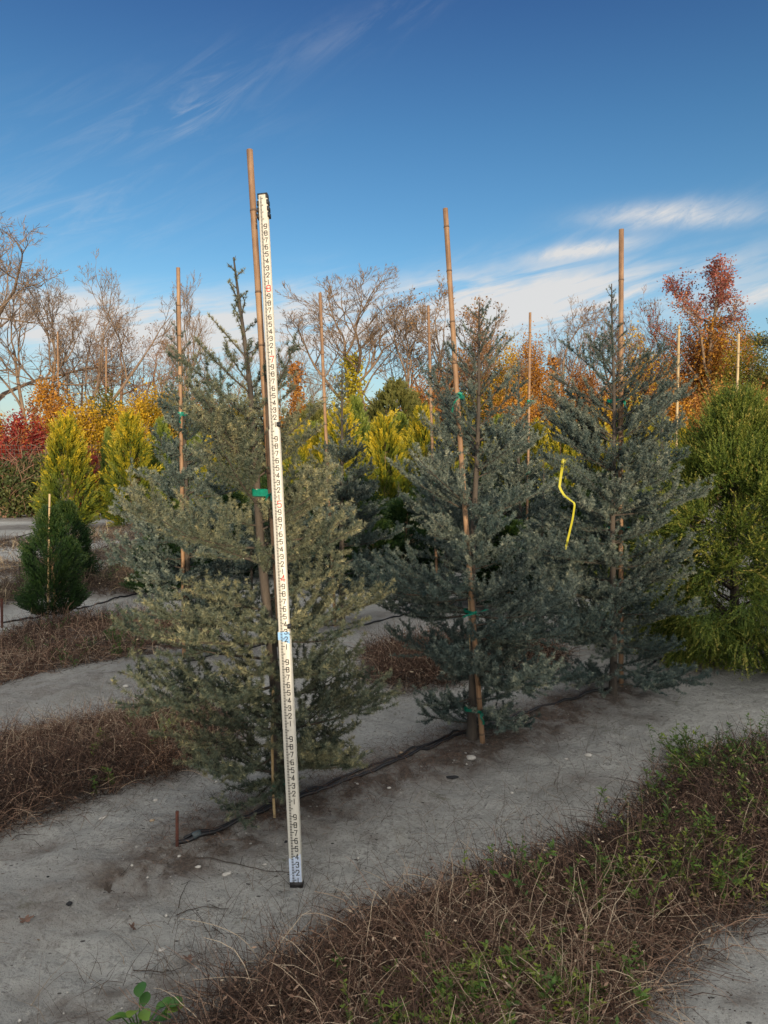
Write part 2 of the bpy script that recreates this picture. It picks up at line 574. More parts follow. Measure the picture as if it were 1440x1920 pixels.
M_BAMBOO = bamboo('bamboo_brown', [(.36, (.085, .05, .032)), (.46, (.20, .115, .065)), (.55, (.30, .185, .105)), (.66, (.40, .28, .17))])
M_BAMBOO_P = bamboo('bamboo_pale', [(.36, (.19, .13, .07)), (.48, (.38, .28, .15)), (.62, (.55, .43, .25))])
M_TAPE = plainmat('tie_tape_green', (0.0, 0.17, 0.11), 0.35, 0.3, 60)
M_RIBBON = plainmat('flag_ribbon', (0.40, 0.37, 0.025), 0.45, 0.1, 20)
M_HOSE = plainmat('black_plastic', (0.012, 0.012, 0.014), 0.45, 0.2)
M_RUST = plainmat('rusty_steel', (0.075, 0.024, 0.016), 0.8, 0.45, 60)
M_DKSTEEL = plainmat('dark_steel', (0.02, 0.016, 0.016), 0.7, 0.3, 60)
M_WIRE = plainmat('fence_wire', (0.09, 0.085, 0.08), 0.6, 0.1)
M_POST = woodmat('fence_post', (0.14, 0.10, 0.07), (0.28, 0.21, 0.15), 10)
M_STONE = plainmat('pale_stone', (0.43, 0.40, 0.36), 0.8, 0.15, 60)
M_STONE_T = plainmat('tan_stone', (0.36, 0.27, 0.18), 0.85, 0.2, 60)
M_CLOD = plainmat('dark_clod', (0.012, 0.012, 0.014), 0.9, 0.3, 60)
M_DEAD = plainmat('dead_leaf', (0.12, 0.066, 0.046), 0.8, 0.4, 50)
M_TWIG = plainmat('twig', (0.05, 0.038, 0.03), 0.9, 0.3, 50)
# ---- measuring rod
M_RODW = None
M_RODK = plainmat('rod_black', (0.018, 0.016, 0.016), 0.55, 0.2)
M_RODR = plainmat('rod_red', (0.55, 0.02, 0.02), 0.55, 0.15)
M_RODB = plainmat('rod_blue', (0.23, 0.42, 0.66), 0.5, 0.12, 12)
M_CLIP = plainmat('rod_clip', (0.012, 0.013, 0.016), 0.5, 0.2)


def rod_material():
    m, n, l, p = newmat('rod_white')
    tc = n.new('ShaderNodeTexCoord')
    nz = n.new('ShaderNodeTexNoise')
    nz.inputs['Scale'].default_value = 55
    nz.inputs['Detail'].default_value = 6
    nz.inputs['Roughness'].default_value = 0.7
    l.new(tc.outputs['Object'], nz.inputs['Vector'])
    c = ramp(n, l, nz.outputs[0], [(0.25, (0.33, 0.30, 0.25)), (0.40, (0.47, 0.45, 0.395)), (0.7, (0.53, 0.51, 0.455))])
    l.new(c, p.inputs['Base Color'])
    p.inputs['Roughness'].default_value = 0.42
    return m


M_RODW = rod_material()


def ground_material():
    m, n, l, p = newmat('sandy_ground')
    tc = n.new('ShaderNodeTexCoord')

    def noise(scale, detail=6, rough=0.6, dist=0.0, vec=None):
        z = n.new('ShaderNodeTexNoise')
        z.inputs['Scale'].default_value = scale
        z.inputs['Detail'].default_value = detail
        z.inputs['Roughness'].default_value = rough
        z.inputs['Distortion'].default_value = dist
        l.new(vec or tc.outputs['Object'], z.inputs['Vector'])
        return z.outputs[0]

    def mth(op, a, b=None, c=None):
        k = n.new('ShaderNodeMath')
        k.operation = op
        for i, v in enumerate((a, b, c)):
            if v is None:
                continue
            if isinstance(v, (int, float)):
                k.inputs[i].default_value = v
            else:
                l.new(v, k.inputs[i])
        return k.outputs[0]

    def mix(f, a, b):
        k = n.new('ShaderNodeMix')
        k.data_type = 'RGBA'
        for i, v in ((0, f), (6, a), (7, b)):
            if isinstance(v, (int, float)):
                k.inputs[i].default_value = v
            elif isinstance(v, tuple):
                k.inputs[i].default_value = (*v, 1)
            else:
                l.new(v, k.inputs[i])
        return k.outputs[2]

    def sm(x, lo, hi):
        k = n.new('ShaderNodeMapRange')
        k.interpolation_type = 'SMOOTHSTEP'
        k.inputs[1].default_value = lo
        k.inputs[2].default_value = hi
        l.new(x, k.inputs[0])
        return k.outputs[0]

    big, med, fine, grain = noise(1.1, 5, 0.6, 0.4), noise(7, 6, 0.65, 0.3), noise(45, 5, 0.7), noise(260, 3, 0.7)
    base = ramp(n, l, mth('ADD', mth('MULTIPLY', big, 0.5), mth('MULTIPLY', med, 0.5)),
                [(0.34, (0.29, 0.282, 0.26)), (0.48, (0.45, 0.438, 0.41)), (0.62, (0.58, 0.565, 0.525))])
    base = mix(mth('MULTIPLY', sm(mth('ADD', mth('MULTIPLY', fine, .6), mth('MULTIPLY', med, .4)), 0.49, 0.63), 0.55), base, (0.15, 0.142, 0.13))
    base = mix(mth('MULTIPLY', sm(noise(95, 4, 0.75, 0.4), 0.56, 0.66), 0.55), base, (0.085, 0.075, 0.066))
    base = mix(mth('MULTIPLY', sm(grain, 0.58, 0.78), 0.16), base, (0.10, 0.095, 0.09))
    # pale sandy patches, faint moss
    base = mix(mth('MULTIPLY', sm(noise(2.6, 4, 0.5, 0.6), 0.62, 0.72), 0.28), base, (0.33, 0.30, 0.235))
    base = mix(mth('MULTIPLY', mth('MULTIPLY', sm(noise(3.4, 5, 0.62, 0.8), 0.63, 0.70), sm(fine, 0.35, 0.6)), 0.5), base, (0.12, 0.13, 0.055))
    # litter and soil under the rows and the weeds
    so = n.new('ShaderNodeAttribute')
    so.attribute_name = 'tint'
    s = mth('MULTIPLY', so.outputs['Fac'], mth('ADD', 0.35, mth('MULTIPLY', sm(med, 0.35, 0.62), 0.75)))
    soilc = ramp(n, l, fine, [(0.3, (0.055, 0.042, 0.036)), (0.5, (0.12, 0.088, 0.07)), (0.7, (0.21, 0.17, 0.14))])
    base = mix(mth('MINIMUM', s, 0.92), base, soilc)
    # pebbles and flecks of debris
    vo = n.new('ShaderNodeTexVoronoi')
    vo.inputs['Scale'].default_value = 34
    l.new(tc.outputs['Object'], vo.inputs['Vector'])
    vr = n.new('ShaderNodeSeparateColor')
    l.new(vo.outputs['Color'], vr.inputs[0])
    peb = mth('MULTIPLY', mth('LESS_THAN', vo.outputs['Distance'], mth('MULTIPLY', vr.outputs[1], 0.26)), mth('GREATER_THAN', vr.outputs[0], 0.86))
    base = mix(mth('MULTIPLY', peb, 0.9), base, (0.50, 0.47, 0.43))
    v2 = n.new('ShaderNodeTexVoronoi')
    v2.inputs['Scale'].default_value = 26
    mp = n.new('ShaderNodeMapping')
    mp.inputs['Scale'].default_value = (1, 2.2, 1)
    mp.inputs['Rotation'].default_value = (0, 0, 0.5)
    l.new(tc.outputs['Object'], mp.inputs[0])
    l.new(mp.outputs[0], v2.inputs['Vector'])
    v2r = n.new('ShaderNodeSeparateColor')
    l.new(v2.outputs['Color'], v2r.inputs[0])
    fle = mth('MULTIPLY', mth('LESS_THAN', v2.outputs['Distance'], mth('MULTIPLY', v2r.outputs[1], 0.25)), mth('GREATER_THAN', v2r.outputs[0], 0.83))
    base = mix(mth('MULTIPLY', fle, 0.85), base, (0.035, 0.03, 0.028))
    l.new(base, p.inputs['Base Color'])
    p.inputs['Roughness'].default_value = 0.95
    p.inputs['Specular IOR Level'].default_value = 0.15
    hsum = mth('ADD', mth('ADD', mth('MULTIPLY', med, 0.9), mth('MULTIPLY', fine, 0.45)), mth('ADD', mth('MULTIPLY', grain, 0.12), mth('MULTIPLY', peb, 0.25)))
    b = n.new('ShaderNodeBump')
    b.inputs['Strength'].default_value = 1.0
    b.inputs['Distance'].default_value = 0.085
    l.new(hsum, b.inputs['Height'])
    l.new(b.outputs[0], p.inputs['Normal'])
    return m


# ------------------------------------------------------------------ ground sheet
def build_ground():
    NU, NV = 420, 460
    u = np.linspace(-1, 1, NU)
    xs = 0.3 + 2.2 * np.sinh(u * 5.6) / np.sinh(5.6) * 170
    xs = 0.3 + np.sign(u) * (2.6 * np.abs(u) / 0.55 + np.where(np.abs(u) > 0.3, (np.maximum(np.abs(u) - 0.3, 0) / 0.7) ** 5 * 500, 0))
    v = np.linspace(0, 1, NV)
    ys = -0.6 + 9.5 * v / 0.8 + np.maximum(v - 0.55, 0) ** 4 / 0.45 ** 4 * 500
    ys = np.concatenate([np.array([-300, -150, -80, -40, -20, -10, -5, -2.5, -1.2]), ys])
    NV = len(ys)
    X, Y = np.meshgrid(xs, ys)
    Z = height(X, Y)
    soil = 1.1 * np.exp(-(dist_poly(X, Y, ROW_A + [0.05, -0.06]) / 0.24) ** 2) * (0.85 + 0.4 * field(X, Y, 5, 12, 30).clip(-1, 1)) + 0.5 * np.exp(-(dist_poly(X, Y, ROW_B) / 0.4) ** 2)
    for poly, h in MOUNDS:
        ins = inside(X, Y, poly)
        d = dist_poly(X, Y, np.concatenate([poly, poly[:1]]))
        sd = np.where(ins, d, -d) + 0.06 * field(X, Y, 8, 10, 30)
        w = 1 / (1 + np.exp(-sd / 0.05))
        Z = Z + h * np.clip(sd / 0.25, 0, 1)
        soil = np.maximum(soil, w * 1.1)
    for px, py, rr, am in ((60, 1850, .05, .8), (118, 1868, .035, .7), (135, 1893, .06, .8), (215, 1848, .06, .7), (268, 1872, .05, .6), (300, 1905, .06, .9), (335, 1842, .09, .8),
                           (360, 1790, .06, .7), (400, 1768, .07, .6), (70, 1912, .05, .7), (200, 1900, .05, .6), (30, 1600, .09, .6), (95, 1590, .07, .6), (700, 1560, .07, .5), (620, 1580, .06, .5),
                           (880, 1440, .10, .7), (1010, 1400, .10, .6), (1090, 1455, .10, .6), (800, 1500, .08, .5), (440, 1580, .10, .9), (480, 1560, .08, .8), (150, 1480, .08, .8), (210, 1490, .10, .8), (240, 1505, .08, .7),
                           (1330, 1800, .05, .6), (1260, 1850, .06, .6), (1390, 1870, .05, .6), (1200, 1340, .15, .5), (330, 1690, .05, .4), (160, 1740, .05, .4)):
        c = at(px, py)
        dd = np.hypot((X - c[0]) / 1.5, Y - c[1]) / rr + .35 * field(X * 3, Y * 3, 9, 6, 30)
        g_ = np.exp(-np.clip(dd, 0, 9) ** 2)
        soil = np.maximum(soil, am * g_)
        Z = Z - .012 * g_ * np.exp(-(np.hypot(X - c[0], Y - c[1]) / rr) ** 2)
    soil = np.where(Y > 14, np.maximum(soil, 0.35 + 0.35 * np.sign(np.sin((Y - X * 0.35) * 1.7))), soil)
    V = np.stack([X, Y, Z], -1).reshape(-1, 3)
    i = np.arange(NU * NV).reshape(NV, NU)
    F = np.stack([i[:-1, :-1], i[:-1, 1:], i[1:, 1:], i[1:, :-1]], -1).reshape(-1, 4)
    o = link('ground', Geo().add(V, F, np.clip(soil, 0, 1)).mesh('ground', ground_material(), True))
    o['kind'] = 'structure'
    o['label'] = 'grey sandy nursery soil with dark litter under the tree rows'


build_ground()


def hz(x, y):
    """ground height with the strip mounds"""
    z = height(x, y)
    for poly, h in MOUNDS:
        ins = inside(np.asarray(x), np.asarray(y), poly)
        d = dist_poly(np.asarray(x), np.asarray(y), np.concatenate([poly, poly[:1]]))
        z = z + h * np.clip((np.where(ins, d, -d) + 0.06 * field(x, y, 8, 10, 30)) / 0.25, 0, 1)
    return z


def gpt(px, py, dz=0.0):
    p = at(px, py)
    for _ in range(3):
        p = at(px, py, float(hz(p[0], p[1])))
    return np.array([p[0], p[1], float(hz(p[0], p[1])) + dz])


def gxy(x, y, dz=0.0):
    return (x, y, float(hz(x, y)) + dz)


# ------------------------------------------------------------------ measuring rod
def build_rod():
    FT = 0.3048
    base = gpt(557, 1660, -0.004)
    root = thing('measuring_rod', 'tall white telescoping survey rod with black numerals, leaning on the front cedar', 'measuring rod', base)
    zax = Vector((math.tan(R_(-3.5)), math.tan(R_(7.8)), 1)).normalized()
    xax = Vector((math.cos(R_(-6)), math.sin(R_(-6)), 0))     # turned a little so that the right side shows
    xax = (xax - zax * xax.dot(zax)).normalized()
    yax = zax.cross(xax)
    root.rotation_euler = Matrix((xax, yax, zax)).transposed().to_euler()
    root.scale = (1, 1, 1.012)
    secs = [(0.0, 3.30, 0.0500, 0.0300), (3.30, 6.03, 0.0455, 0.0265), (6.03, 9.36, 0.0405, 0.0230)]

    def face_y(k):
        for z0, z1, w, d in secs:
            if k <= z1 + 1e-6:
                return -d / 2, w
        return -secs[-1][3] / 2, secs[-1][2]
    for z0, z1, w, d in secs:
        g = Geo()
        zz0 = z0 * FT + (0.022 if z0 == 0 else -0.02)
        # rounded rectangular tube
        c = 0.004
        prof = [(-w / 2 + c, -d / 2), (w / 2 - c, -d / 2), (w / 2, -d / 2 + c), (w / 2, d / 2 - c), (w / 2 - c, d / 2), (-w / 2 + c, d / 2), (-w / 2, d / 2 - c), (-w / 2, -d / 2 + c)]
        V = [(x, y, z) for z in (zz0, z1 * FT) for x, y in prof]
        F = [[i, (i + 1) % 8, 8 + (i + 1) % 8, 8 + i] for i in range(8)]
        g.add(V, F)
        g.add([(x, y, z1 * FT) for x, y in prof], [list(range(8))])
        # moulded ridges along the right side
        for yy in (-d * 0.2, d * 0.15):
            g.add(*box(w / 2, yy, (zz0 + z1 * FT) / 2, 0.0016, 0.003, z1 * FT - zz0 - 0.006))
        link('rod_section', g.mesh('rod_section', M_RODW), root)
    g = Geo()
    k = 0.04
    e = 0.0009
    while k < 9.33:
        y, w = face_y(k)
        i = round(k * 50)
        ln = 0.26 if i % 5 == 0 else 0.17
        x0 = -w * 0.27
        x1 = x0 + w * ln + (w * 0.06 if i % 5 == 0 else 0)
        z = k * FT
        t = 0.0016
        g.add([(x0, y - e, z - t), (x1, y - e, z - t), (x1, y - e, z + t), (x0, y - e, z + t)], [[0, 1, 2, 3]])
        k += 0.02
    link('scale_marks', g.mesh('scale_marks', M_RODK), root)
    # squared numerals as pen strokes on a 2 x 3 grid
    DG = {'1': [[(1, 0), (1, 3)]], '2': [[(0, 2.4), (.3, 3), (1.7, 3), (2, 2.5), (2, 1.9), (0, 0), (2, 0)]],
          '3': [[(0, 2.5), (.3, 3), (1.7, 3), (2, 2.6), (2, 1.9), (1.6, 1.6), (.8, 1.6)], [(1.6, 1.6), (2, 1.2), (2, .4), (1.7, 0), (.3, 0), (0, .5)]],
          '4': [[(1.5, 0), (1.5, 3), (0, .8), (2.1, .8)]], '5': [[(2, 3), (.1, 3), (.1, 1.7), (1.7, 1.7), (2, 1.4), (2, .4), (1.7, 0), (.3, 0), (0, .4)]],
          '6': [[(1.9, 3), (.4, 3), (0, 2.5), (0, .3), (.3, 0), (1.7, 0), (2, .3), (2, 1.4), (1.7, 1.7), (0, 1.7)]],
          '7': [[(0, 3), (2, 3), (.8, 0)]],
          '8': [[(.3, 0), (1.7, 0), (2, .3), (2, 1.3), (1.7, 1.6), (2, 1.9), (2, 2.7), (1.7, 3), (.3, 3), (0, 2.7), (0, 1.9), (.3, 1.6), (0, 1.3), (0, .3), (.3, 0)], [(.3, 1.6), (1.7, 1.6)]],
          '9': [[(.1, 0), (1.6, 0), (2, .5), (2, 2.7), (1.7, 3), (.3, 3), (0, 2.7), (0, 1.6), (.3, 1.3), (2, 1.3)]]}

    def digit(g, ch, cx, z0, h, y, sw):
        s = h / 3
        q = 0
        for line in DG[ch]:
            for (ax, az), (bx, bz) in zip(line[:-1], line[1:]):
                dx, dz = bx - ax, bz - az
                L = math.hypot(dx, dz)
                ex, ez = dx / L * sw / 2, dz / L * sw / 2
                nx, nz = -dz / L * sw / 2, dx / L * sw / 2
                A = ((ax - 1) * s * 0.86 + cx, az * s + z0)
                B = ((bx - 1) * s * 0.86 + cx, bz * s + z0)
                yy = y - e - 0.00003 * q
                q += 1
                g.add([(A[0] - ex - nx, yy, A[1] - ez - nz), (B[0] + ex - nx, yy, B[1] + ez - nz), (B[0] + ex + nx, yy, B[1] + ez + nz), (A[0] - ex + nx, yy, A[1] - ez + nz)], [[0, 1, 2, 3]])
    for ft in range(10):
        for t in range(1, 10):
            k = ft + t / 10
            if k > 8.95:
                continue
            y, w = face_y(k)
            g = Geo()
            digit(g, str(t), w * 0.19, (k - 0.004) * FT - 0.0105, 0.019, y, 0.0032)
            link('numeral', g.mesh('numeral', M_RODK), root)
        if ft in (4, 5, 7, 8):
            y, w = face_y(ft)
            g = Geo()
            digit(g, str(ft), w * 0.19, ft * FT - 0.013, 0.026, y, 0.0036)
            nm = link('red_numeral', g.mesh('red_numeral', M_RODR), root)
            nm['label'] = 'larger red foot numeral'
    # blue worn stains behind the numerals at the first joint and at the foot
    for (za, zb, zc, zd) in ((3.13, 3.20, 3.29, 3.29), (0.075, 0.075, 0.36, 0.42)):
        y, w = face_y(za)
        g = Geo()
        x0, x1 = -w * 0.49, w * 0.49
        n = 14
        rr = random.Random(int(za * 10))
        lo = [(x0 + (x1 - x0) * i / n, y - 0.0004, ((zb * (1 - i / n) + za * i / n) + (rr.uniform(-.012, .012) if za > 1 else 0)) * FT) for i in range(n + 1)]
        hi = [(x0 + (x1 - x0) * i / n, y - 0.0004, ((zc * (1 - i / n) + zd * i / n) + (rr.uniform(-.02, .02) if za < 1 else 0)) * FT) for i in range(n + 1)]
        V = lo + hi
        g.add(V, [[i, i + 1, n + 2 + i, n + 1 + i] for i in range(n)])
        m = M_RODB if za > 1 else M_RODB2
        st = link('blue_stain', g.mesh('blue_stain', m), root)
    # joint buttons, top cap with three pairs of clips, rubber foot
    for k, w in ((3.36, 0.0455), (6.09, 0.0405)):
        g = Geo()
        g.add(*box(w / 2 + 0.0025, -0.006, k * FT, 0.009, 0.016, 0.020))
        g.add(*box(w / 2 - 0.003, -0.0165, k * FT, 0.006, 0.004, 0.018))
        link('joint_button', g.mesh('joint_button', M_CLIP), root)
        g = Geo()
        g.add(*box(-w / 2 - 0.0012, 0.0, (k - 0.03) * FT, 0.003, 0.02, 0.012))
        link('joint_button', g.mesh('joint_button', M_CLIP), root)
    w = 0.0405
    g = Geo()
    g.add(*box(0, 0, 9.365 * FT, w + 0.003, 0.027, 0.006))
    g.add(*box(-w / 2 + 0.001, 0, 9.33 * FT, 0.005, 0.027, 0.017))
    g.add(*box(w / 2 - 0.002, 0, 9.33 * FT, 0.008, 0.027, 0.017))
    link('top_cap', g.mesh('top_cap', M_CLIP), root)
    for j, k in enumerate((9.235, 9.14, 9.05)):
        for s in (-1, 1):
            g = Geo()
            g.add(*box(s * (w / 2 + 0.001 + 0.0014 * j * (1 if s > 0 else .7)), -0.001, k * FT + (0.003 if s > 0 else 0), 0.0085, 0.027, 0.019))
            link('section_clip', g.mesh('section_clip', M_CLIP), root)
    g = Geo()
    g.add(*box(0, 0, 0.011, 0.0505, 0.031, 0.022))
    link('rubber_foot', g.mesh('rubber_foot', M_RODK), root)


M_RODB2 = plainmat('rod_faded_blue', (0.50, 0.57, 0.70), 0.5, 0.15, 40)
build_rod()


# ------------------------------------------------------------------ bamboo stakes and their ties
def stake_mesh(L, r0, r1, seed, mat):
    """one bamboo culm: internodes with swollen, ringed nodes; hollow cut top"""
    rng = random.Random(seed)
    zs, rs = [], []
    z = 0.0
    node = rng.uniform(0.05, 0.25)
    nodes = []
    while node < L - 0.03:
        nodes.append(node)
        node += rng.uniform(0.2, 0.36)
    ev = [0.0]
    for nd in nodes:
        ev += [nd - 0.012, nd - 0.004, nd - 0.0015, nd, nd + 0.003, nd + 0.012]
    ev += [L]
    P, Rr, NT = [], [], []
    bx, by = rng.uniform(-.012, .012), rng.uniform(-.012, .012)
    for q in ev:
        t = q / L
        r = r0 + (r1 - r0) * t
        for nd in nodes:
            d = q - nd
            if abs(d + 0.004) < 1e-6:
                r *= 1.10
            elif abs(d + 0.0015) < 1e-6:
                r *= 0.98
            elif abs(d) < 1e-6:
                r *= 1.18
            elif abs(d - 0.003) < 1e-6:
                r *= 1.06
        s = math.sin(t * PI)
        NT.append(1.0 if any(abs(q - nd) < .0035 for nd in nodes) else 0.0)
        P.append((bx * s, by * s, q))
        Rr.append(r)
    P += [(0, 0, L), (0, 0, L - 0.03)]
    Rr += [Rr[-1] * 0.72, Rr[-1] * 0.66]
    V, F = tubes(np.array([P]), np.array([Rr]), 10, (1, 0.1, 0.05))
    NT += [.6, 1.0]
    return Geo().add(V, F, np.repeat(np.array(NT), 10)).mesh('bamboo', mat, True)


STAKES = {}


def stake(key, bpx, tpx, r, label, depth=None, mat=None, rb=None, seed=1, tdepth=None, name='bamboo_stake', group='bamboo stakes tied to the nursery trees'):
    """bpx: where it enters the ground, tpx: its top"""
    b = gpt(*bpx) if depth is None else np.array(gxy(*at_depth(bpx[0], bpx[1], depth)[:2]))
    b[2] -= 0.05
    t = at_depth(tpx[0], tpx[1], (tdepth or b[1]))
    v = t - b
    L = float(np.linalg.norm(v))
    o = link(name, stake_mesh(L, rb or r, r, seed, mat or M_BAMBOO), None, b)
    o.rotation_euler = Vector(v).to_track_quat('Z', 'Y').to_euler()
    tag(o, label, 'stake', group)
    STAKES[key] = (b, t, r)
    return o


stake('a', (548, 1525), (468, 281), 0.0142, 'tallest brown bamboo stake, directly behind the white measuring rod', rb=0.0135, seed=3)
stake('b', (906, 1392), (835, 391), 0.0148, 'leaning bamboo stake tied to the middle front cedar', seed=4, rb=0.0160)
stake('c', (1165, 1283), (1165, 430), 0.0178, 'thick upright bamboo stake in front of the right blue cedar', seed=5)
stake('d', (345, 1235), (334, 502), 0.0160, 'bamboo stake at far left rising behind the front cedar', depth=5.8, seed=6)
stake('e', (629, 1180), (600, 549), 0.0160, 'bamboo stake between the measuring rod and the middle cedar, tied above bare sand', depth=7.0, seed=7)
stake('f', (822, 1135), (803, 573), 0.0160, 'bamboo stake just left of the leaning stake, among the second row', depth=7.9, seed=8)
stake('g', (985, 1090), (994, 586), 0.0165, 'slender pale bamboo stake standing between the middle and right cedars', depth=8.9, seed=9)
stake('h', (1262, 1045), (1273, 611), 0.0185, 'pale bamboo stake left of the yellow-green cryptomeria top', depth=10.0, seed=10, mat=M_BAMBOO_P)
stake('i', (1372, 1030), (1385, 626), 0.0190, 'pale bamboo stake rising behind the cryptomeria at the right edge', depth=11.0, seed=11, mat=M_BAMBOO_P)
stake('j', (516, 1533), (512, 1290), 0.0065, 'thin pale bamboo cane beside the foot of the front cedar', seed=12, mat=M_BAMBOO_P, name='bamboo_cane', group=None)
stake('k', (893, 1388), (879, 1120), 0.0055, 'thin bamboo cane against the trunk of the middle front cedar', seed=13, mat=M_BAMBOO_P, name='bamboo_cane', group=None)
stake('l', (88, 1120), (93, 926), 0.010, 'pale thin cane standing in the dark green shrub', depth=7.5, seed=14, mat=M_BAMBOO_P, name='bamboo_cane', group=None)
stake('m', (200, 980), (199, 651), 0.035, 'weathered stake among the bare trees above the right golden cypress', depth=33, seed=15)
stake('n', (112, 985), (108, 622), 0.035, 'weathered stake among the bare trees above the left golden cypress', depth=34, seed=16)


def tie(key, py, label, tail=None, trunk_dx=-0.05, trunk_dy=0.04, w=0.022, seed=0):
    """green tape looped round stake and trunk, with knot and loose tails"""
    b, t, r = STAKES[key]
    rng = np.random.default_rng(seed + 50)
    # height on the stake that shows at row py
    best = min(np.linspace(0, 1, 400), key=lambda s: abs(proj(b + (t - b) * s)[1] - py))
    c = b + (t - b) * best
    root = thing('tie_tape', label, 'plant tie', c, 'green tape ties holding trees to their stakes')
    # loop: stadium around stake and trunk
    d = np.array([trunk_dx, trunk_dy])
    L = np.hypot(*d)
    d = d / max(L, 1e-6)
    nrm = np.array([-d[1], d[0]])
    rr = r + 0.004
    pts = []
    for a in np.linspace(-PI / 2, PI / 2, 9):
        pts.append(-d * math.cos(a) * rr + nrm * math.sin(a) * rr)
    for a in np.linspace(PI / 2, 3 * PI / 2, 9):
        pts.append(d * L + -d * math.cos(a) * (rr + .004) + nrm * math.sin(a) * (rr + .004))
    pts = np.array([[p[0], p[1], rng.normal(0, .0015)] for p in pts + pts[:1]])
    V, F = ribbons(pts[None], w, np.array([[0.05, 0, 1.0]]))
    g = Geo().add(V, F)
    V, F = ribbons(pts[None] * 1.03 + [0, 0, 0.004], w * 0.8, np.array([[-0.1, 0, 1.0]]))
    g.add(V, F)
    link('band', g.mesh('band', M_TAPE), root)
    for k, (tx, tz, ln) in enumerate(tail or [(0.6, -1, .05), (-.5, -1, .04)]):
        n = 7
        s = np.linspace(0, 1, n)
        P = np.stack([tx * ln * s + 0.006 * np.sin(s * 7 + k), np.full(n, -rr - 0.004) - 0.012 * np.sin(s * 2.5), tz * ln * s + .01 * s * (1 - s)], -1)
        ang = np.stack([np.cos(s * 1.6 + k), np.sin(s * 1.6 + k) * .7, 0.4 + 0 * s], -1)
        V, F = ribbons(P[None], w * (1 - .2 * s)[None], norm(ang)[None])
        link('tail', Geo().add(V, F).mesh('tail', M_TAPE), root)


def proj(P):
    v = np.asarray(P) - CAMP
    z = v @ FW
    return 720 + FPX * (v @ RTV) / z, 960 - FPX * (v @ UPV) / z


tie('a', 925, 'green tie tape around the front cedar trunk beside the measuring rod', trunk_dx=-0.07, trunk_dy=0.03, w=.03, seed=1)
tie('j', 1472, 'green tie tape near the foot of the front cedar', trunk_dx=0.045, trunk_dy=0.03, w=.016, seed=2)
tie('b', 742, 'green tie tape with a long loose flap, highest on the leaning stake', tail=[(-.7, -1, .085), (-.55, -1, .095), (.4, 1, .02)], trunk_dx=0.02, trunk_dy=.06, w=.026, seed=3)
tie('b', 1149, 'green tie tape halfway down the leaning stake of the middle cedar', tail=[(1.3, .4, .06), (-1, -.3, .07), (.8, -.3, .05)], trunk_dx=-.03, trunk_dy=.06, w=.016, seed=4)
tie('b', 1334, 'lowest green tie tape on the leaning stake, with hanging tails', tail=[(.3, -1, .05), (-1.4, .25, .05), (.15, -1, .07)], trunk_dx=-.07, trunk_dy=.03, w=.016, seed=5)
tie('c', 752, 'highest green tie tape on the thick upright stake', tail=[(.5, -1, .06), (-.9, .1, .05), (.9, .3, .04)], trunk_dx=-.06, trunk_dy=.05, w=.024, seed=6)
tie('c', 990, 'green tie tape at mid height on the thick upright stake', tail=[(1, .2, .05), (-1, .2, .07), (.5, -.8, .05)], trunk_dx=-.06, trunk_dy=.05, w=.016, seed=7)
tie('e', 1143, 'dangling green tie tape on the stake behind the measuring rod', tail=[(-.45, -1, .10), (-.3, -1, .12), (.8, .2, .05)], trunk_dx=.05, trunk_dy=.05, w=.026, seed=8)
tie('g', 752, 'upper green tie tape on the slender pale stake', trunk_dx=.05, trunk_dy=.05, w=.022, seed=9)
tie('g', 884, 'lower green tie tape on the slender pale stake', trunk_dx=.05, trunk_dy=.05, w=.03, seed=10)
tie('d', 776, 'green tie tape on the far left bamboo stake', tail=[(.1, -1, .08), (-.1, -1, .06)], trunk_dx=.03, trunk_dy=.05, w=.03, seed=11)
tie('f', 905, 'green tie tape on the stake behind the middle cedar', tail=[(.1, -1, .08), (-.2, -1, .1)], trunk_dx=.03, trunk_dy=.05, w=.03, seed=12)


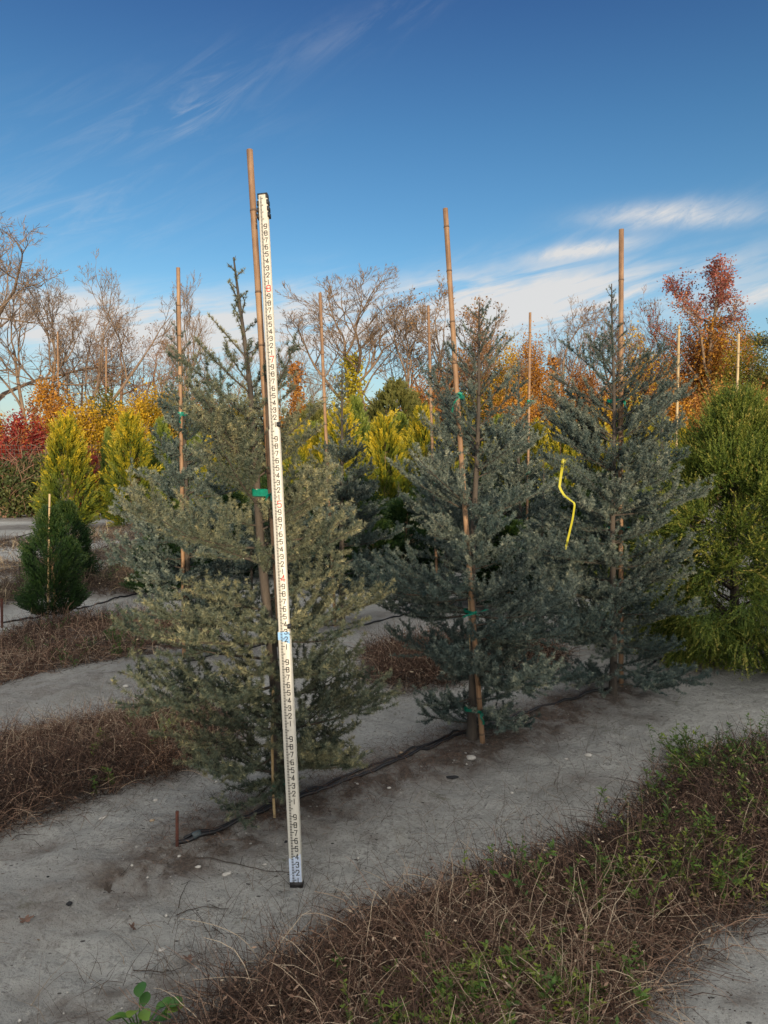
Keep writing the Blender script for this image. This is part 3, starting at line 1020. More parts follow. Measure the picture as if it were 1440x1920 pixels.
# ------------------------------------------------------------------ blue cedars
def build_cedar(seed, H, prof, lean, nprim, mat, dens=1.0, nlen=0.0225, nwid=0.0029, clear=0.10, avoid=None, rtrunk=0.030, per=9, top_sparse=0.62, bias=None):
    """returns (wood mesh, needle mesh). prof: [(height, branch length)]; lean: top offset; avoid: (azimuth, half width, factor)"""
    rng = np.random.default_rng(seed)
    ph, pr = np.array([p[0] for p in prof]), np.array([p[1] for p in prof])
    K = 26
    tz = np.linspace(0, 1, K)

    def trunk_at(z):
        t = np.clip(z / H, 0, 1)
        wob = 0.012 * np.sin(t * 9 + seed) * (t * (1 - t) * 4)
        return np.stack([lean[0] * t ** 1.5 + wob, lean[1] * t ** 1.5 + wob * .6, z], -1)
    wood = Geo()
    TP = trunk_at(tz * H)
    TP[0, 2] -= 0.04
    TR = rtrunk * (1 - tz) ** 0.8 + 0.0035
    TR[0] *= 1.35
    TR[1] *= 1.1
    V, F = tubes(TP[None], TR[None], 8, (1, .1, .05))
    wood.add(V, F, 0.5)
    twigs = []     # (points (N,K,3), r0, needle start fraction, tier)
    # primaries: loose whorls below, a sparse leader above
    nup = int(nprim * .26)
    nlo = nprim - nup
    wh = np.sort(rng.uniform(0, 1, max(3, nlo // 5)))
    wz = clear + (H * .66 - clear) * (np.arange(len(wh)) + rng.uniform(0, .9, len(wh))) / len(wh)
    wi = rng.integers(0, len(wh), nlo)
    wi[:len(wh) * 3] = np.tile(np.arange(len(wh)), 3)[:nlo]
    zlo = wz[wi] + rng.normal(0, .022, nlo)
    zup = H * (.64 + .355 * ((np.arange(nup) + rng.uniform(0, .9, nup)) / nup) ** .9)
    z0 = np.clip(np.concatenate([zlo, zup]), clear * .8, H * .992)
    az = np.concatenate([wi * 1.1 + np.arange(nlo) * 2.39996 + rng.normal(0, .3, nlo), np.arange(nup) * 2.39996 + rng.normal(0, .4, nup)])
    fr = z0 / H
    L = np.interp(z0, ph, pr) * np.concatenate([rng.choice([.62, .9, 1.0, 1.08, 1.2], nlo) * rng.uniform(.85, 1.1, nlo), rng.uniform(.55, 1.25, nup)])
    if bias is not None:
        L = L * (1 + bias[1] * np.cos(az - bias[0]) * np.interp(fr, [0, .2, .35, .7, .85], [.2, .5, 1, .8, 0]))
    if avoid is not None:
        da = np.abs((az - avoid[0] + PI) % (2 * PI) - PI)
        L = np.where((da < avoid[1]) & (fr < .8), L * avoid[2], L)
    e0 = np.interp(fr, [0, .15, .4, .65, .85, 1], [-12, 0, 12, 34, 44, 50]) + rng.normal(0, 8, nprim)
    e1 = np.interp(fr, [0, .2, .5, .8, 1], [10, 22, 36, 46, 52]) + rng.normal(0, 10, nprim)
    KP = 9
    s = np.linspace(0, 1, KP)
    el = np.radians(e0[:, None] + (e1 - e0)[:, None] * s ** 1.3)
    aw = az[:, None] + rng.normal(0, .22, nprim)[:, None] * s + rng.normal(0, .05, (nprim, KP))
    st = L[:, None] / (KP - 1)
    dx, dy, dz = np.cos(el) * np.cos(aw) * st, np.cos(el) * np.sin(aw) * st, np.sin(el) * st
    PP = np.zeros((nprim, KP, 3))
    PP[:, 0] = trunk_at(z0)
    for k in range(1, KP):
        PP[:, k] = PP[:, k - 1] + np.stack([dx[:, k - 1], dy[:, k - 1], dz[:, k - 1]], -1)
    # keep boughs off the ground
    PP[..., 2] = np.maximum(PP[..., 2], 0.05 + 0.02 * rng.random(PP.shape[:2]))
    rb = np.clip(0.003 + 0.0065 * L, .003, .009)
    V, F = tubes(PP, rb[:, None] * (1 - .8 * s)[None], 5)
    wood.add(V, F, 0.5)
    twigs.append((PP, np.full(nprim, .10), fr))
    # secondaries in a flattish spray
    B, D, LL, FR = [], [], [], []
    for i in range(nprim):
        n2 = int(L[i] / 0.038 * dens * np.interp(fr[i], [0, .58, .7, .85, 1], [1, 1, .7, .5, .4]))
        if n2 < 1:
            continue
        t = np.sort(rng.uniform(.10, .84, n2))
        x = t * (KP - 1)
        k = np.minimum(x.astype(int), KP - 2)
        f = (x - k)[:, None]
        p = PP[i, k] * (1 - f) + PP[i, k + 1] * f
        tan = norm(PP[i, k + 1] - PP[i, k])
        lat = norm(np.cross(tan, np.array([0, 0, 1.0])))
        sgn = np.where(np.arange(n2) % 2 == 0, 1, -1)[:, None]
        upn = np.cross(lat, tan)
        ang = rng.uniform(.35, .95, n2)[:, None]
        d = norm(tan * np.cos(ang) + lat * sgn * np.sin(ang) + upn * rng.normal(.2, .24, n2)[:, None])
        ll = (0.46 * L[i] * (1 - t) ** .65 * rng.uniform(.4, 1.25, n2) + .05 + .03 * rng.random(n2)) * np.interp(fr[i], [0, .6, .75, 1], [1, .9, .6, .5])
        B.append(p)
        D.append(d)
        LL.append(ll)
        FR.append(np.full(n2, fr[i]))
    B, D, LL, FR = map(np.concatenate, (B, D, LL, FR))

    def grow(B, D, LL, KK, up):
        N = len(B)
        P = np.zeros((N, KK, 3))
        P[:, 0] = B
        d = D.copy()
        for k in range(1, KK):
            P[:, k] = P[:, k - 1] + d * (LL / (KK - 1))[:, None]
            d = norm(d + np.array([0, 0, up]) + rng.normal(0, .13, (N, 3)))
        return P
    P2 = grow(B, D, LL, 5, .15)
    P2[..., 2] = np.maximum(P2[..., 2], 0.03)
    V, F = tubes(P2, (0.0012 + 0.006 * LL)[:, None] * np.array([1, .8, .6, .5, .3]), 3)
    wood.add(V, F, 0.5)
    twigs.append((P2, np.full(len(P2), .0), FR))
    # tertiaries
    big = np.where(LL > .085)[0]
    rep = np.repeat(big, np.maximum(1, (LL[big] / .075 * dens).astype(int)))
    t = rng.uniform(.15, .9, len(rep))
    x = t * 4
    k = np.minimum(x.astype(int), 3)
    f = (x - k)[:, None]
    p = P2[rep, k] * (1 - f) + P2[rep, k + 1] * f
    tan = norm(P2[rep, k + 1] - P2[rep, k])
    d = norm(tan * 1.0 + rng.normal(0, .5, (len(rep), 3)) * [1, 1, .6] + [0, 0, .25])
    P3 = grow(p, d, rng.uniform(.04, .10, len(rep)), 3, .15)
    twigs.append((P3, np.zeros(len(P3)), FR[rep]))
    # needle rosettes along all shoots
    nb, nd, nt = [], [], []
    for P, t0, frr in twigs:
        KK = P.shape[1]
        seg = np.linalg.norm(np.diff(P, axis=1), axis=2).sum(1)
        cnt = np.maximum(2, (seg * (1 - t0) / 0.0056 * dens * np.interp(frr, [0, top_sparse, .75, 1], [1, 1, 1, .9])).astype(int))
        ii = np.repeat(np.arange(len(P)), cnt)
        t = t0[ii] + (1 - t0[ii]) * rng.random(len(ii))
        x = t * (KK - 1)
        k = np.minimum(x.astype(int), KK - 2)
        f = (x - k)[:, None]
        p = P[ii, k] * (1 - f) + P[ii, k + 1] * f
        tan = norm(P[ii, k + 1] - P[ii, k])
        ax = norm(rng.normal(0, 1, (len(ii), 3)) + [0, 0, .35])
        ax = norm(ax - tan * (ax * tan).sum(1)[:, None] * .8 + tan * .45)
        sc = np.interp(frr[ii], [0, .6, 1], [1, .95, .72]) * rng.uniform(.75, 1.15, len(ii))
        tint = np.clip(rng.normal(.40, .07, len(ii)) + .30 * (t > .86) * rng.random(len(ii)) + .13 * np.sin(frr * 913.7)[ii] + rng.normal(0, .09, len(P))[ii], 0, 1)
        rr = np.repeat(np.arange(len(ii)), per)
        dirs = norm(ax[rr] + .75 * norm(rng.normal(0, 1, (len(rr), 3))))
        nb.append(p[rr])
        nd.append(dirs * (nlen * sc[rr] * rng.uniform(.8, 1.1, len(rr)))[:, None])
        nt.append(np.clip(tint[rr] + rng.normal(0, .09, len(rr)), 0, 1))
    nb, nd, nt = map(np.concatenate, (nb, nd, nt))
    ln = np.linalg.norm(nd, axis=1)
    V, F = needle_tris(rng, nb, nd / ln[:, None], ln, nwid)
    nee = Geo().add(V, F, np.repeat(nt, 3))
    return wood, nee, len(F)


def cedar_thing(label, loc, wood_me, nee_me, rz=0.0, sc=1.0):
    root = thing('blue_cedar', label, 'tree', loc, 'blue cedars in the nursery rows', rz, sc)
    link('trunk', wood_me, root)
    link('crown', nee_me, root)
    return root


bA = gpt(524, 1512)
bB = gpt(884, 1386)
bC = gpt(1149, 1300)
TREE_PROF = [(0, .30), (.18, .46), (.36, .62), (.6, .66), (.95, .62), (1.35, .54), (1.65, .47), (1.9, .44), (2.12, .27), (2.3, .13), (2.5, .085), (2.62, .03)]
tot = 0
w_, n_, c_ = build_cedar(101, 2.62, TREE_PROF, (-.20, .06), 104, None, 1.0, avoid=(-1.35, .5, .68), clear=.14, rtrunk=.028, bias=(3.0, .09))
tot += c_
A_W, A_N = w_.mesh('cedar_wood', M_BARK), n_.mesh('cedar_needles', M_CEDAR_SUNLIT)
cedar_thing('large front cedar with grey-green boughs, right behind the measuring rod', bA, A_W, A_N)
w_, n_, c_ = build_cedar(202, 2.58, [(0, .34), (.2, .48), (.45, .58), (.8, .64), (1.2, .54), (1.6, .44), (1.8, .46), (2.05, .32), (2.3, .24), (2.58, .04)], (.03, .02), 108, None, 1.0, avoid=(-1.5, .4, .55), clear=.09, rtrunk=.025)
tot += c_
B_W, B_N = w_.mesh('cedar_wood', M_BARK), n_.mesh('cedar_needles', M_CEDAR)
cedar_thing('blue-grey cedar in the middle of the front row, tied to the leaning stake', bB, B_W, B_N)
w_, n_, c_ = build_cedar(303, 2.88, [(0, .38), (.25, .54), (.5, .66), (.9, .68), (1.4, .60), (1.9, .56), (2.15, .5), (2.4, .2), (2.65, .11), (2.8, .07), (2.88, .03)], (-.06, .02), 128, None, 1.0, avoid=(-1.8, .36, .6), clear=.07, rtrunk=.024)
tot += c_
C_W, C_N = w_.mesh('cedar_wood', M_BARK), n_.mesh('cedar_needles', M_CEDAR)
cedar_thing('dark blue cedar on the right with a tall thin leader, next to the cryptomeria', bC, C_W, C_N)
# second row: coarser trees, further off
w_, n_, c_ = build_cedar(404, 2.75, [(0, .2), (.3, .5), (.8, .6), (1.2, .50), (1.5, .34), (1.9, .22), (2.3, .14), (2.75, .04)], (.05, .02), 110, None, .75, .025, .0055, per=9, clear=.3)
D_W, D_N = w_.mesh('cedar_wood', M_BARK), n_.mesh('cedar_needles', M_CEDAR)
w_, n_, c_ = build_cedar(505, 2.9, [(0, .2), (.3, .45), (.8, .62), (1.25, .5), (1.6, .35), (2.0, .24), (2.5, .14), (2.9, .04)], (-.06, .03), 110, None, .75, .025, .0055, per=9, clear=.3)
E_W, E_N = w_.mesh('cedar_wood', M_BARK), n_.mesh('cedar_needles', M_CEDAR)
for (px, Y, w, n, rz, sc, lab) in (
        (352, 5.85, E_W, E_N, 0.4, 1.03, 'cedar half hidden behind the left side of the front cedar'),
        (640, 7.05, D_W, D_N, 1.0, .98, 'cedar in the gap between the measuring rod and the middle cedar'),
        (836, 8.0, E_W, E_N, 2.2, 1.0, 'cedar behind the middle front cedar, left of the leaning stake'),
        (975, 9.0, D_W, D_N, 3.3, 1.1, 'cedar around the slender pale stake between middle and right cedars'),
        (1235, 9.9, E_W, E_N, 4.2, 1.0, 'cedar glimpsed between the right blue cedar and the cryptomeria'),
        (1090, 12.5, D_W, D_N, 5.1, .72, 'distant cedar beyond the hanging yellow ribbon'),
        (745, 12.0, D_W, D_N, .3, .52, 'small cedar low in front of the golden cypress in the centre'),
        (560, 9.2, E_W, E_N, .9, .52, 'shaded cedar low behind the right side of the measuring rod'),
        (900, 10.6, D_W, D_N, 2.5, .55, 'shaded cedar deep behind the leaning stake'),
        (1020, 6.9, E_W, E_N, 1.6, .62, 'short dark cedar under the hanging yellow ribbon'),
        (470, 8.2, D_W, D_N, 4.4, .52, 'shaded cedar straight behind the front cedar'),
        (1425, 10.8, D_W, D_N, 2.9, .9, 'cedar at the right edge behind the cryptomeria')):
    cedar_thing(lab, gxy((px - 720) / FPX * Y, Y), w, n, rz, sc)


# ------------------------------------------------------------------ plume conifers (golden cypress, arborvitae, shrub)
def build_cypress(seed, H, Rb, nspr, L0=.30, neck=.10, up=(.55, 1.6), leaf=(.075, .028), nleaf=11, shape=1.0, tint0=0.0):
    rng = np.random.default_rng(seed)
    u = rng.random(nspr) ** 1.35
    z = .04 + u * H * .93
    rad = Rb * np.interp(u, [0, .06, .2, .5, .8, 1], [.72, .92, 1.0, .70 * shape, .33 * shape, .03]) * (1 + .10 * np.sin(u * 23 + seed))
    a = rng.uniform(0, 2 * PI, nspr)
    q6 = 6 / H
    lump = 1 + .15 * np.sin(a * 3 + z * q6 + seed) + .12 * np.sin(a * 5 - z * q6 * 2) + .10 * np.sin(z * q6 * 2.6 + seed) * neck / .10
    rho = rng.uniform(.45, .95, nspr) ** .6
    rr = rad * rho * lump
    out = np.stack([np.cos(a), np.sin(a), 0 * a], -1)
    base = out * rr[:, None] + np.stack([0 * z, 0 * z, z], -1)
    uv = np.interp(u, [0, .5, 1], [up[0], (up[0] + up[1]) / 2, up[1]]) + rng.normal(0, .18, nspr)
    D = norm(out + np.array([0, 0, 1]) * uv[:, None] + rng.normal(0, .22, (nspr, 3)))
    L = L0 * rng.uniform(.6, 1.25, nspr) * np.interp(u, [0, .8, 1], [1, .95, .8])
    lat = norm(np.cross(D, rng.normal(0, 1, (nspr, 3))))
    t = np.linspace(.08, .97, nleaf)
    sg = np.where(np.arange(nleaf) % 2 == 0, 1, -1)
    P = base[:, None] + D[:, None] * (L[:, None] * t)[..., None]
    ang = np.radians(rng.uniform(18, 42, (nspr, nleaf)))
    dirs = D[:, None] * np.cos(ang)[..., None] + lat[:, None] * (sg * np.sin(ang))[..., None]
    dirs = norm(dirs + rng.normal(0, .10, dirs.shape))
    ll = leaf[0] * (1.15 - .55 * t)[None] * rng.uniform(.7, 1.3, (nspr, nleaf)) * (L / L0)[:, None]
    nrm = np.cross(D, lat)
    side = norm(np.cross(dirs, nrm[:, None] + rng.normal(0, .35, dirs.shape)))
    V, F = leaf_kites(P.reshape(-1, 3), dirs.reshape(-1, 3), side.reshape(-1, 3), ll.ravel(), leaf[1] * rng.uniform(.7, 1.2, nspr * nleaf))
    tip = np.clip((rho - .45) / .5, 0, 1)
    tt = np.clip(tint0 - .14 + .34 * t[None] + .40 * tip[:, None] + .36 * u[:, None] + rng.normal(0, .09, (nspr, 1)) + rng.normal(0, .05, (nspr, nleaf)), 0, 1)  # greener low and inside by nature; tint also lowered for self-shading
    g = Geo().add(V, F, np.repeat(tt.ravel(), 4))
    w = Geo()
    K = 10
    s = np.linspace(0, 1, K)
    V, F = tubes(np.stack([.02 * np.sin(s * 5), 0 * s, s * H * .95 - .05], -1)[None], (.028 * H / 2.5 * (1 - s) + .004)[None], 6, (1, .1, 0))
    w.add(V, F)
    # a few inner limbs
    m = 40
    za = rng.uniform(.1, .8, m) * H
    aa = rng.uniform(0, 2 * PI, m)
    q = Rb * np.interp(za / H, [0, .2, .5, .8, 1], [.7, .9, .6, .3, .03]) * .75
    s = np.linspace(0, 1, 4)
    PL = np.stack([np.cos(aa)[:, None] * q[:, None] * s, np.sin(aa)[:, None] * q[:, None] * s, za[:, None] + q[:, None] * s * .7], -1)
    V, F = tubes(PL, .006 * (1 - .7 * s)[None] * np.ones((m, 1)), 4)
    w.add(V, F)
    return w, g


def conifer(name, label, loc, wm, gm, rz=0.0, sc=1.0, group=None, cat='tree'):
    r = thing(name, label, cat, loc, group, rz, sc)
    link('trunk', wm, r)
    link('crown', gm, r)
    return r


GOLD = []
for sd_ in (1, 2, 3):
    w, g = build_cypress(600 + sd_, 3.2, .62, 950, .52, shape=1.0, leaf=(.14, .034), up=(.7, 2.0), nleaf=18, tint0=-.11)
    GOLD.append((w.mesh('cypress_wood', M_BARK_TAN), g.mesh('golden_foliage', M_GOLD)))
GG = 'golden cypresses in the far nursery rows'
for i, (px, top, Y, lab) in enumerate((
        (127, 786, 19.0, 'bright golden conical cypress standing clear at the left, above the dark green shrub'),
        (246, 782, 20.0, 'golden conical cypress between the leftmost cypress and the front cedar'),
        (722, 784, 19.5, 'golden cypress in the centre, seen whole between the second-row cedars'),
        (640, 768, 17.5, 'golden cypress just left of the centre one, partly behind a cedar'),
        (795, 772, 21.0, 'golden cypress right of the centre one, behind the leaning stake cedar'),
        (562, 802, 18.5, 'golden cypress peeping out right of the measuring rod'),
        (410, 806, 18.0, 'golden cypress glimpsed through the top of the front cedar'),
        (905, 806, 19.5, 'golden cypress between the leaning stake and the slender pale stake'),
        (968, 826, 24.0, 'small golden cypress beside the slender pale stake, far off'),
        (1050, 784, 15.5, 'golden cypress directly above the hanging yellow ribbon'),
        (1118, 800, 21.0, 'golden cypress behind the leader of the right cedar'),
        (1200, 768, 17.5, 'golden cypress just right of the thick upright stake'),
        (603, 806, 21.5, 'golden cypress behind the stake right of the measuring rod'),
        (770, 812, 23.0, 'small golden cypress filling the gap right of the centre one'),
        (880, 800, 22.0, 'golden cypress straight behind the leaning stake'),
        (945, 796, 20.5, 'golden cypress a little left of the slender pale stake'),
        (1085, 806, 22.5, 'golden cypress between the hanging ribbon and the right cedar'),
        (690, 800, 26.0, 'small golden cypress touching the left side of the centre one'),
        (840, 815, 17.0, 'golden cypress showing left of the leaning stake'),
        (1005, 800, 17.0, 'golden cypress right beside the slender pale stake'),
        (1262, 800, 20.0, 'golden cypress below the pale stake left of the cryptomeria'),
        (1436, 792, 13.5, 'golden cypress at the right edge beyond the cryptomeria'))):
    z = CH + (YH - top) * Y / FPX * 1.0
    wm, gm = GOLD[i % 3]
    s = z / 3.2
    conifer('golden_cypress', lab, gxy((px - 720) / FPX * Y, Y), wm, gm, i * 1.9, (s * (.97 + .05 * (i % 3)), s, s), GG)
w, g = build_cypress(620, 4.2, .60, 1300, .30, shape=1.25, leaf=(.11, .045), up=(1.2, 2.6))
ARB = (w.mesh('arbor_wood', M_BARK_TAN), g.mesh('green_foliage', M_GREENCY))
for i, (px, top, Y, sx, lab) in enumerate((
        (205, 798, 23, .7, 'narrow green arborvitae between the two golden cypresses at left'),
        (305, 780, 23, 1.2, 'green arborvitae right of the second golden cypress'),
        (668, 738, 25, 1.1, 'tall yellow-green arborvitae behind the bamboo stake, left of centre'),
        (752, 772, 24, 1.1, 'green arborvitae right behind the centre golden cypress'),
        (872, 790, 25, 1.1, 'green arborvitae behind the leaning stake'),
        (1010, 792, 25, 1.2, 'green arborvitae right of the slender pale stake'),
        (1160, 780, 24, 1.2, 'green arborvitae behind the thick upright stake'),
        (590, 786, 22, 1.2, 'green arborvitae right of the measuring rod at the joint button'),
        (830, 800, 22, 1.3, 'green arborvitae just left of the leaning stake'),
        (935, 775, 27, 1.3, 'yellow-green arborvitae midway between the leaning and slender stakes'),
        (1085, 790, 26, 1.3, 'green arborvitae above and right of the hanging ribbon'),
        (1235, 778, 25, 1.3, 'green arborvitae left of the cryptomeria'),
        (365, 800, 25, 1.2, 'green arborvitae behind the far left bamboo stake'))):
    s = (CH + (YH - top) * Y / FPX) / 4.2
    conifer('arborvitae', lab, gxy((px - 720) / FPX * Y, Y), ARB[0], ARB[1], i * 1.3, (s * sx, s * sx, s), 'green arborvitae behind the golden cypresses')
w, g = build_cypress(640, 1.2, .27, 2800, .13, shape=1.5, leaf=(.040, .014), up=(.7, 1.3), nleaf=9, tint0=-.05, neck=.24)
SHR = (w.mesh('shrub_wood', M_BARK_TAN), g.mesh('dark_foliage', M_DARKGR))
conifer('dark_shrub', 'dense dark green conifer shrub in front, with a pale cane in it', gpt(100, 1158), *SHR, 0.3, (.9, .9, 1.0), cat='shrub')
conifer('dark_shrub', 'dark green conifer shrub just behind and right of the shrub with the cane', gxy((122 - 720) / FPX * 9.6, 9.6), *SHR, 2.0, (1.0, 1.0, .95), cat='shrub')
conifer('dark_shrub', 'low dark green shrub behind the left boughs of the front cedar', gxy((292 - 720) / FPX * 9.0, 9.0), *SHR, 3.0, (.95, .95, .75), cat='shrub')
conifer('dark_shrub', 'dark green shrub low between the measuring rod and the centre cypress', gxy((700 - 720) / FPX * 9.6, 9.6), *SHR, 4.0, (1.3, 1.3, .95), cat='shrub')
for px, Y, rz, sx, sz, lab in ((598, 10.5, .6, 1.7, 1.15, 'dark green shrub right of the rod, behind the stake with the dangling tie'),
                               (668, 12.5, 1.7, 2.0, 1.25, 'dark green shrub in front of the golden cypress left of centre'),
                               (760, 10.0, 2.8, 1.8, 1.0, 'dark green shrub left of the middle front cedar'),
                               (812, 12.8, 3.6, 2.1, 1.3, 'dark green shrub deep behind the left half of the middle front cedar'),
                               (905, 11.8, 4.4, 2.0, 1.25, 'dark green shrub deep behind the right half of the middle front cedar'),
                               (952, 8.2, 5.2, 1.5, .85, 'low dark green shrub right of the leaning stake'),
                               (1060, 9.6, .2, 2.0, 1.1, 'dark green shrub below the hanging yellow ribbon'),
                               (1130, 12.0, 1.2, 2.1, 1.3, 'dark green shrub behind the trunk of the right blue cedar'),
                               (1215, 9.0, 2.2, 1.8, 1.0, 'dark green shrub between the right blue cedar and the cryptomeria'),
                               (430, 10.5, 3.1, 1.8, 1.05, 'dark green shrub behind the left half of the front cedar'),
                               (515, 12.0, 4.0, 2.0, 1.25, 'dark green shrub straight behind the measuring rod')):
    conifer('dark_shrub', lab, gxy((px - 720) / FPX * Y, Y), *SHR, rz, (sx, sx, sz), cat='shrub')
w, g = build_cypress(650, 4.5, 1.9, 2200, .45, shape=1.2, leaf=(.18, .07), up=(.6, 1.5))
JUN = (w.mesh('juniper_wood', M_BARK_TAN), g.mesh('olive_foliage', M_OLIVEJ))
for i, (px, top, Y, lab) in enumerate(((742, 716, 33, 'broad olive-green juniper under the forked bare tree in the centre'),
                                       (590, 760, 34, 'olive-green juniper right of the measuring rod, under the bare trees'),
                                       (420, 770, 32, 'olive-green juniper behind the top of the front cedar'))):
    s = (CH + (YH - top) * Y / FPX) / 4.5
    conifer('juniper', lab, gxy((px - 720) / FPX * Y, Y), *JUN, i * 2.0, s, 'olive junipers before the tree line')


# ------------------------------------------------------------------ cryptomeria at the right
def build_cryptomeria(seed, H, Rb, ncl):
    rng = np.random.default_rng(seed)
    u = rng.random(ncl) ** 1.15
    z = .10 + u * (H - .2)
    rad = Rb * np.interp(u, [0, .1, .35, .6, .85, 1], [.84, .95, 1.0, .66, .30, .06])
    a = rng.uniform(0, 2 * PI, ncl)
    lump = 1 + .18 * np.sin(a * 4 + z * 6) + .18 * np.sin(a * 7 - z * 5) + .14 * np.sin(a * 2 + z * 11) + rng.normal(0, .11, ncl)
    rho = rng.uniform(.22, 1, ncl) ** .55
    out = np.stack([np.cos(a), np.sin(a), 0 * a], -1)
    C = out * (rad * rho * lump)[:, None] + np.stack([0 * z, 0 * z, z], -1)
    vert = np.interp(u, [0, .25, .5, .75, 1], [-1.2, -.6, .1, 1.3, 3.0]) + rng.normal(0, .55, ncl)
    ax = norm(out + np.array([0, 0, 1]) * vert[:, None])
    nf = 14
    ci = np.repeat(np.arange(ncl), nf)
    N = len(ci)
    D = norm(ax[ci] + .42 * rng.normal(0, 1, (N, 3)))
    L = rng.uniform(.09, .25, N)
    K = 5
    P = np.zeros((N, K, 3))
    P[:, 0] = C[ci] + rng.normal(0, .02, (N, 3))
    d = D.copy()
    curve = np.interp(u, [0, .4, 1], [-.16, .08, .16])[ci]
    for k in range(1, K):
        P[:, k] = P[:, k - 1] + d * (L / (K - 1))[:, None]
        d = norm(d + np.stack([0 * L, 0 * L, curve], -1) + rng.normal(0, .06, (N, 3)))
    lead = np.where((u[ci] > .5) & (rng.random(N) < .05))[0]
    st_ = rng.uniform(.22, .42, len(lead))
    dl = norm(out[ci][lead] * .35 + rng.normal(0, .18, (len(lead), 3)) + [0, 0, 1])
    P[lead] = P[lead][:, :1] + dl[:, None] * (st_[:, None] * np.linspace(0, 1, K))[..., None]
    P[..., 2] = np.maximum(P[..., 2], .03)
    wood = Geo()
    nb = 34
    ii = np.repeat(np.arange(N), nb)
    t = rng.random(len(ii)) ** .9
    x = t * (K - 1)
    k = np.minimum(x.astype(int), K - 2)
    f = (x - k)[:, None]
    p = P[ii, k] * (1 - f) + P[ii, k + 1] * f
    tan = norm(P[ii, k + 1] - P[ii, k])
    dr = norm(rng.normal(0, 1, (len(ii), 3)))
    dr = norm(dr - tan * (dr * tan).sum(1)[:, None])
    dr = norm(tan * 1.1 + dr * .8)
    V, F = needle_tris(rng, p, dr, rng.uniform(.011, .020, len(ii)), .0060)
    tt = np.clip(.22 + .38 * t + .2 * (rho[ci][ii] - .5) + rng.normal(0, .15, N)[ii] + rng.normal(0, .12, ncl)[ci][ii] + rng.normal(0, .05, len(ii)), 0, 1)
    g = Geo().add(V, F, np.repeat(tt, 3))
    s = np.linspace(0, 1, 14)
    V, F = tubes(np.stack([.02 * np.sin(s * 6), 0 * s, s * H * .97 - .05], -1)[None], (.04 * (1 - s) + .005)[None], 8, (1, .1, 0))
    wood.add(V, F)
    m = rng.choice(ncl, 110, replace=False)
    s = np.linspace(0, 1, 5)
    st = np.stack([0 * z[m], 0 * z[m], np.maximum(.08, z[m] - (rad * rho)[m] * (.1 + .5 * u[m]))], -1)
    PL = st[:, None] * (1 - s)[None, :, None] + C[m][:, None] * s[None, :, None]
    PL[..., 2] += (.12 * np.sin(s * PI))[None] * (1 - u[m])[:, None]
    V, F = tubes(PL, (.009 * (1 - .75 * s))[None] * np.ones((len(m), 1)), 4)
    wood.add(V, F)
    return wood, g


w, g = build_cryptomeria(77, 2.22, .88, 1900)
CR = (w.mesh('crypt_wood', M_BARK), g.mesh('crypt_foliage', M_CRYPT))
conifer('cryptomeria', 'bushy yellow-green cryptomeria with drooping lower sprays at the right', gxy(3.04, 6.0), *CR, 0.0, (1.1, 1.1, 1.0))


# ------------------------------------------------------------------ deciduous trees
def build_bare(seed, H, spread=.55, nbr=(6, 6, 6, 5, 4), trunk_frac=.35, r0=.16, upw=.22, multi=1, twig_w=.022):
    rng = np.random.default_rng(seed)
    g = Geo()
    K0 = 8
    s = np.linspace(0, 1, K0)
    base = np.zeros((multi, 3))
    P = np.zeros((multi, K0, 3))
    for i in range(multi):
        tilt = rng.normal(0, .10 if multi == 1 else .22, 2)
        Lm = H * (.62 if multi == 1 else .55)
        P[i] = np.stack([tilt[0] * s * Lm + .25 * np.sin(s * 3 + i), tilt[1] * s * Lm + .2 * np.sin(s * 2.3 + 2 * i), s * Lm - .2], -1)
        P[i, :, :2] -= P[i, 0, :2]
    LEN = np.full(multi, H * .62)
    RAD = np.full(multi, r0)
    V, F = tubes(P, RAD[:, None] * (1 - .6 * s)[None], 7, (1, .1, 0))
    g.add(V, F)
    tips = []
    t_lo = trunk_frac
    for lev, nb in enumerate(nbr):
        N = len(P)
        K = P.shape[1]
        ii = np.repeat(np.arange(N), nb)
        M = len(ii)
        t = rng.uniform(t_lo, 1, M)
        t[::nb] = 1.0
        x = t * (K - 1)
        k = np.minimum(x.astype(int), K - 2)
        f = (x - k)[:, None]
        p = P[ii, k] * (1 - f) + P[ii, k + 1] * f
        tan = norm(P[ii, k + 1] - P[ii, k])
        pr = rng.normal(0, 1, (M, 3))
        pr = norm(pr - tan * (pr * tan).sum(1)[:, None])
        an = rng.uniform(.45, 1.15, M) * spread / .55
        an[::nb] *= .35
        d = norm(tan * np.cos(an)[:, None] + pr * np.sin(an)[:, None] + [0, 0, upw])
        ratio = rng.uniform(.42, .72, M) * (1.0 if lev else .95)
        L = LEN[ii] * ratio * (1 - .35 * (t - t_lo) / (1 - t_lo + 1e-6))
        Kn = (7, 6, 5, 4, 3)[min(lev, 4)]
        Q = np.zeros((M, Kn, 3))
        Q[:, 0] = p
        for q in range(1, Kn):
            Q[:, q] = Q[:, q - 1] + d * (L / (Kn - 1))[:, None]
            d = norm(d + rng.normal(0, .16, (M, 3)) + [0, 0, upw * .35])
        RAD = np.minimum(RAD[ii] * (1 - .55 * t) * .62, .12) + .004
        sQ = np.linspace(0, 1, Kn)
        if lev < 3:
            V, F = tubes(Q, RAD[:, None] * (1 - .6 * sQ)[None], (5, 4, 3)[lev])
        else:
            V, F = ribbons(Q, np.maximum(RAD * 1.6, twig_w)[:, None] * (1 - .5 * sQ)[None], norm(rng.normal(0, 1, (M, 3))))
        g.add(V, F)
        P, LEN = Q, L
        t_lo = .2
        if lev >= len(nbr) - 2:
            tips.append(Q.reshape(-1, 3))
    return g, np.concatenate(tips)


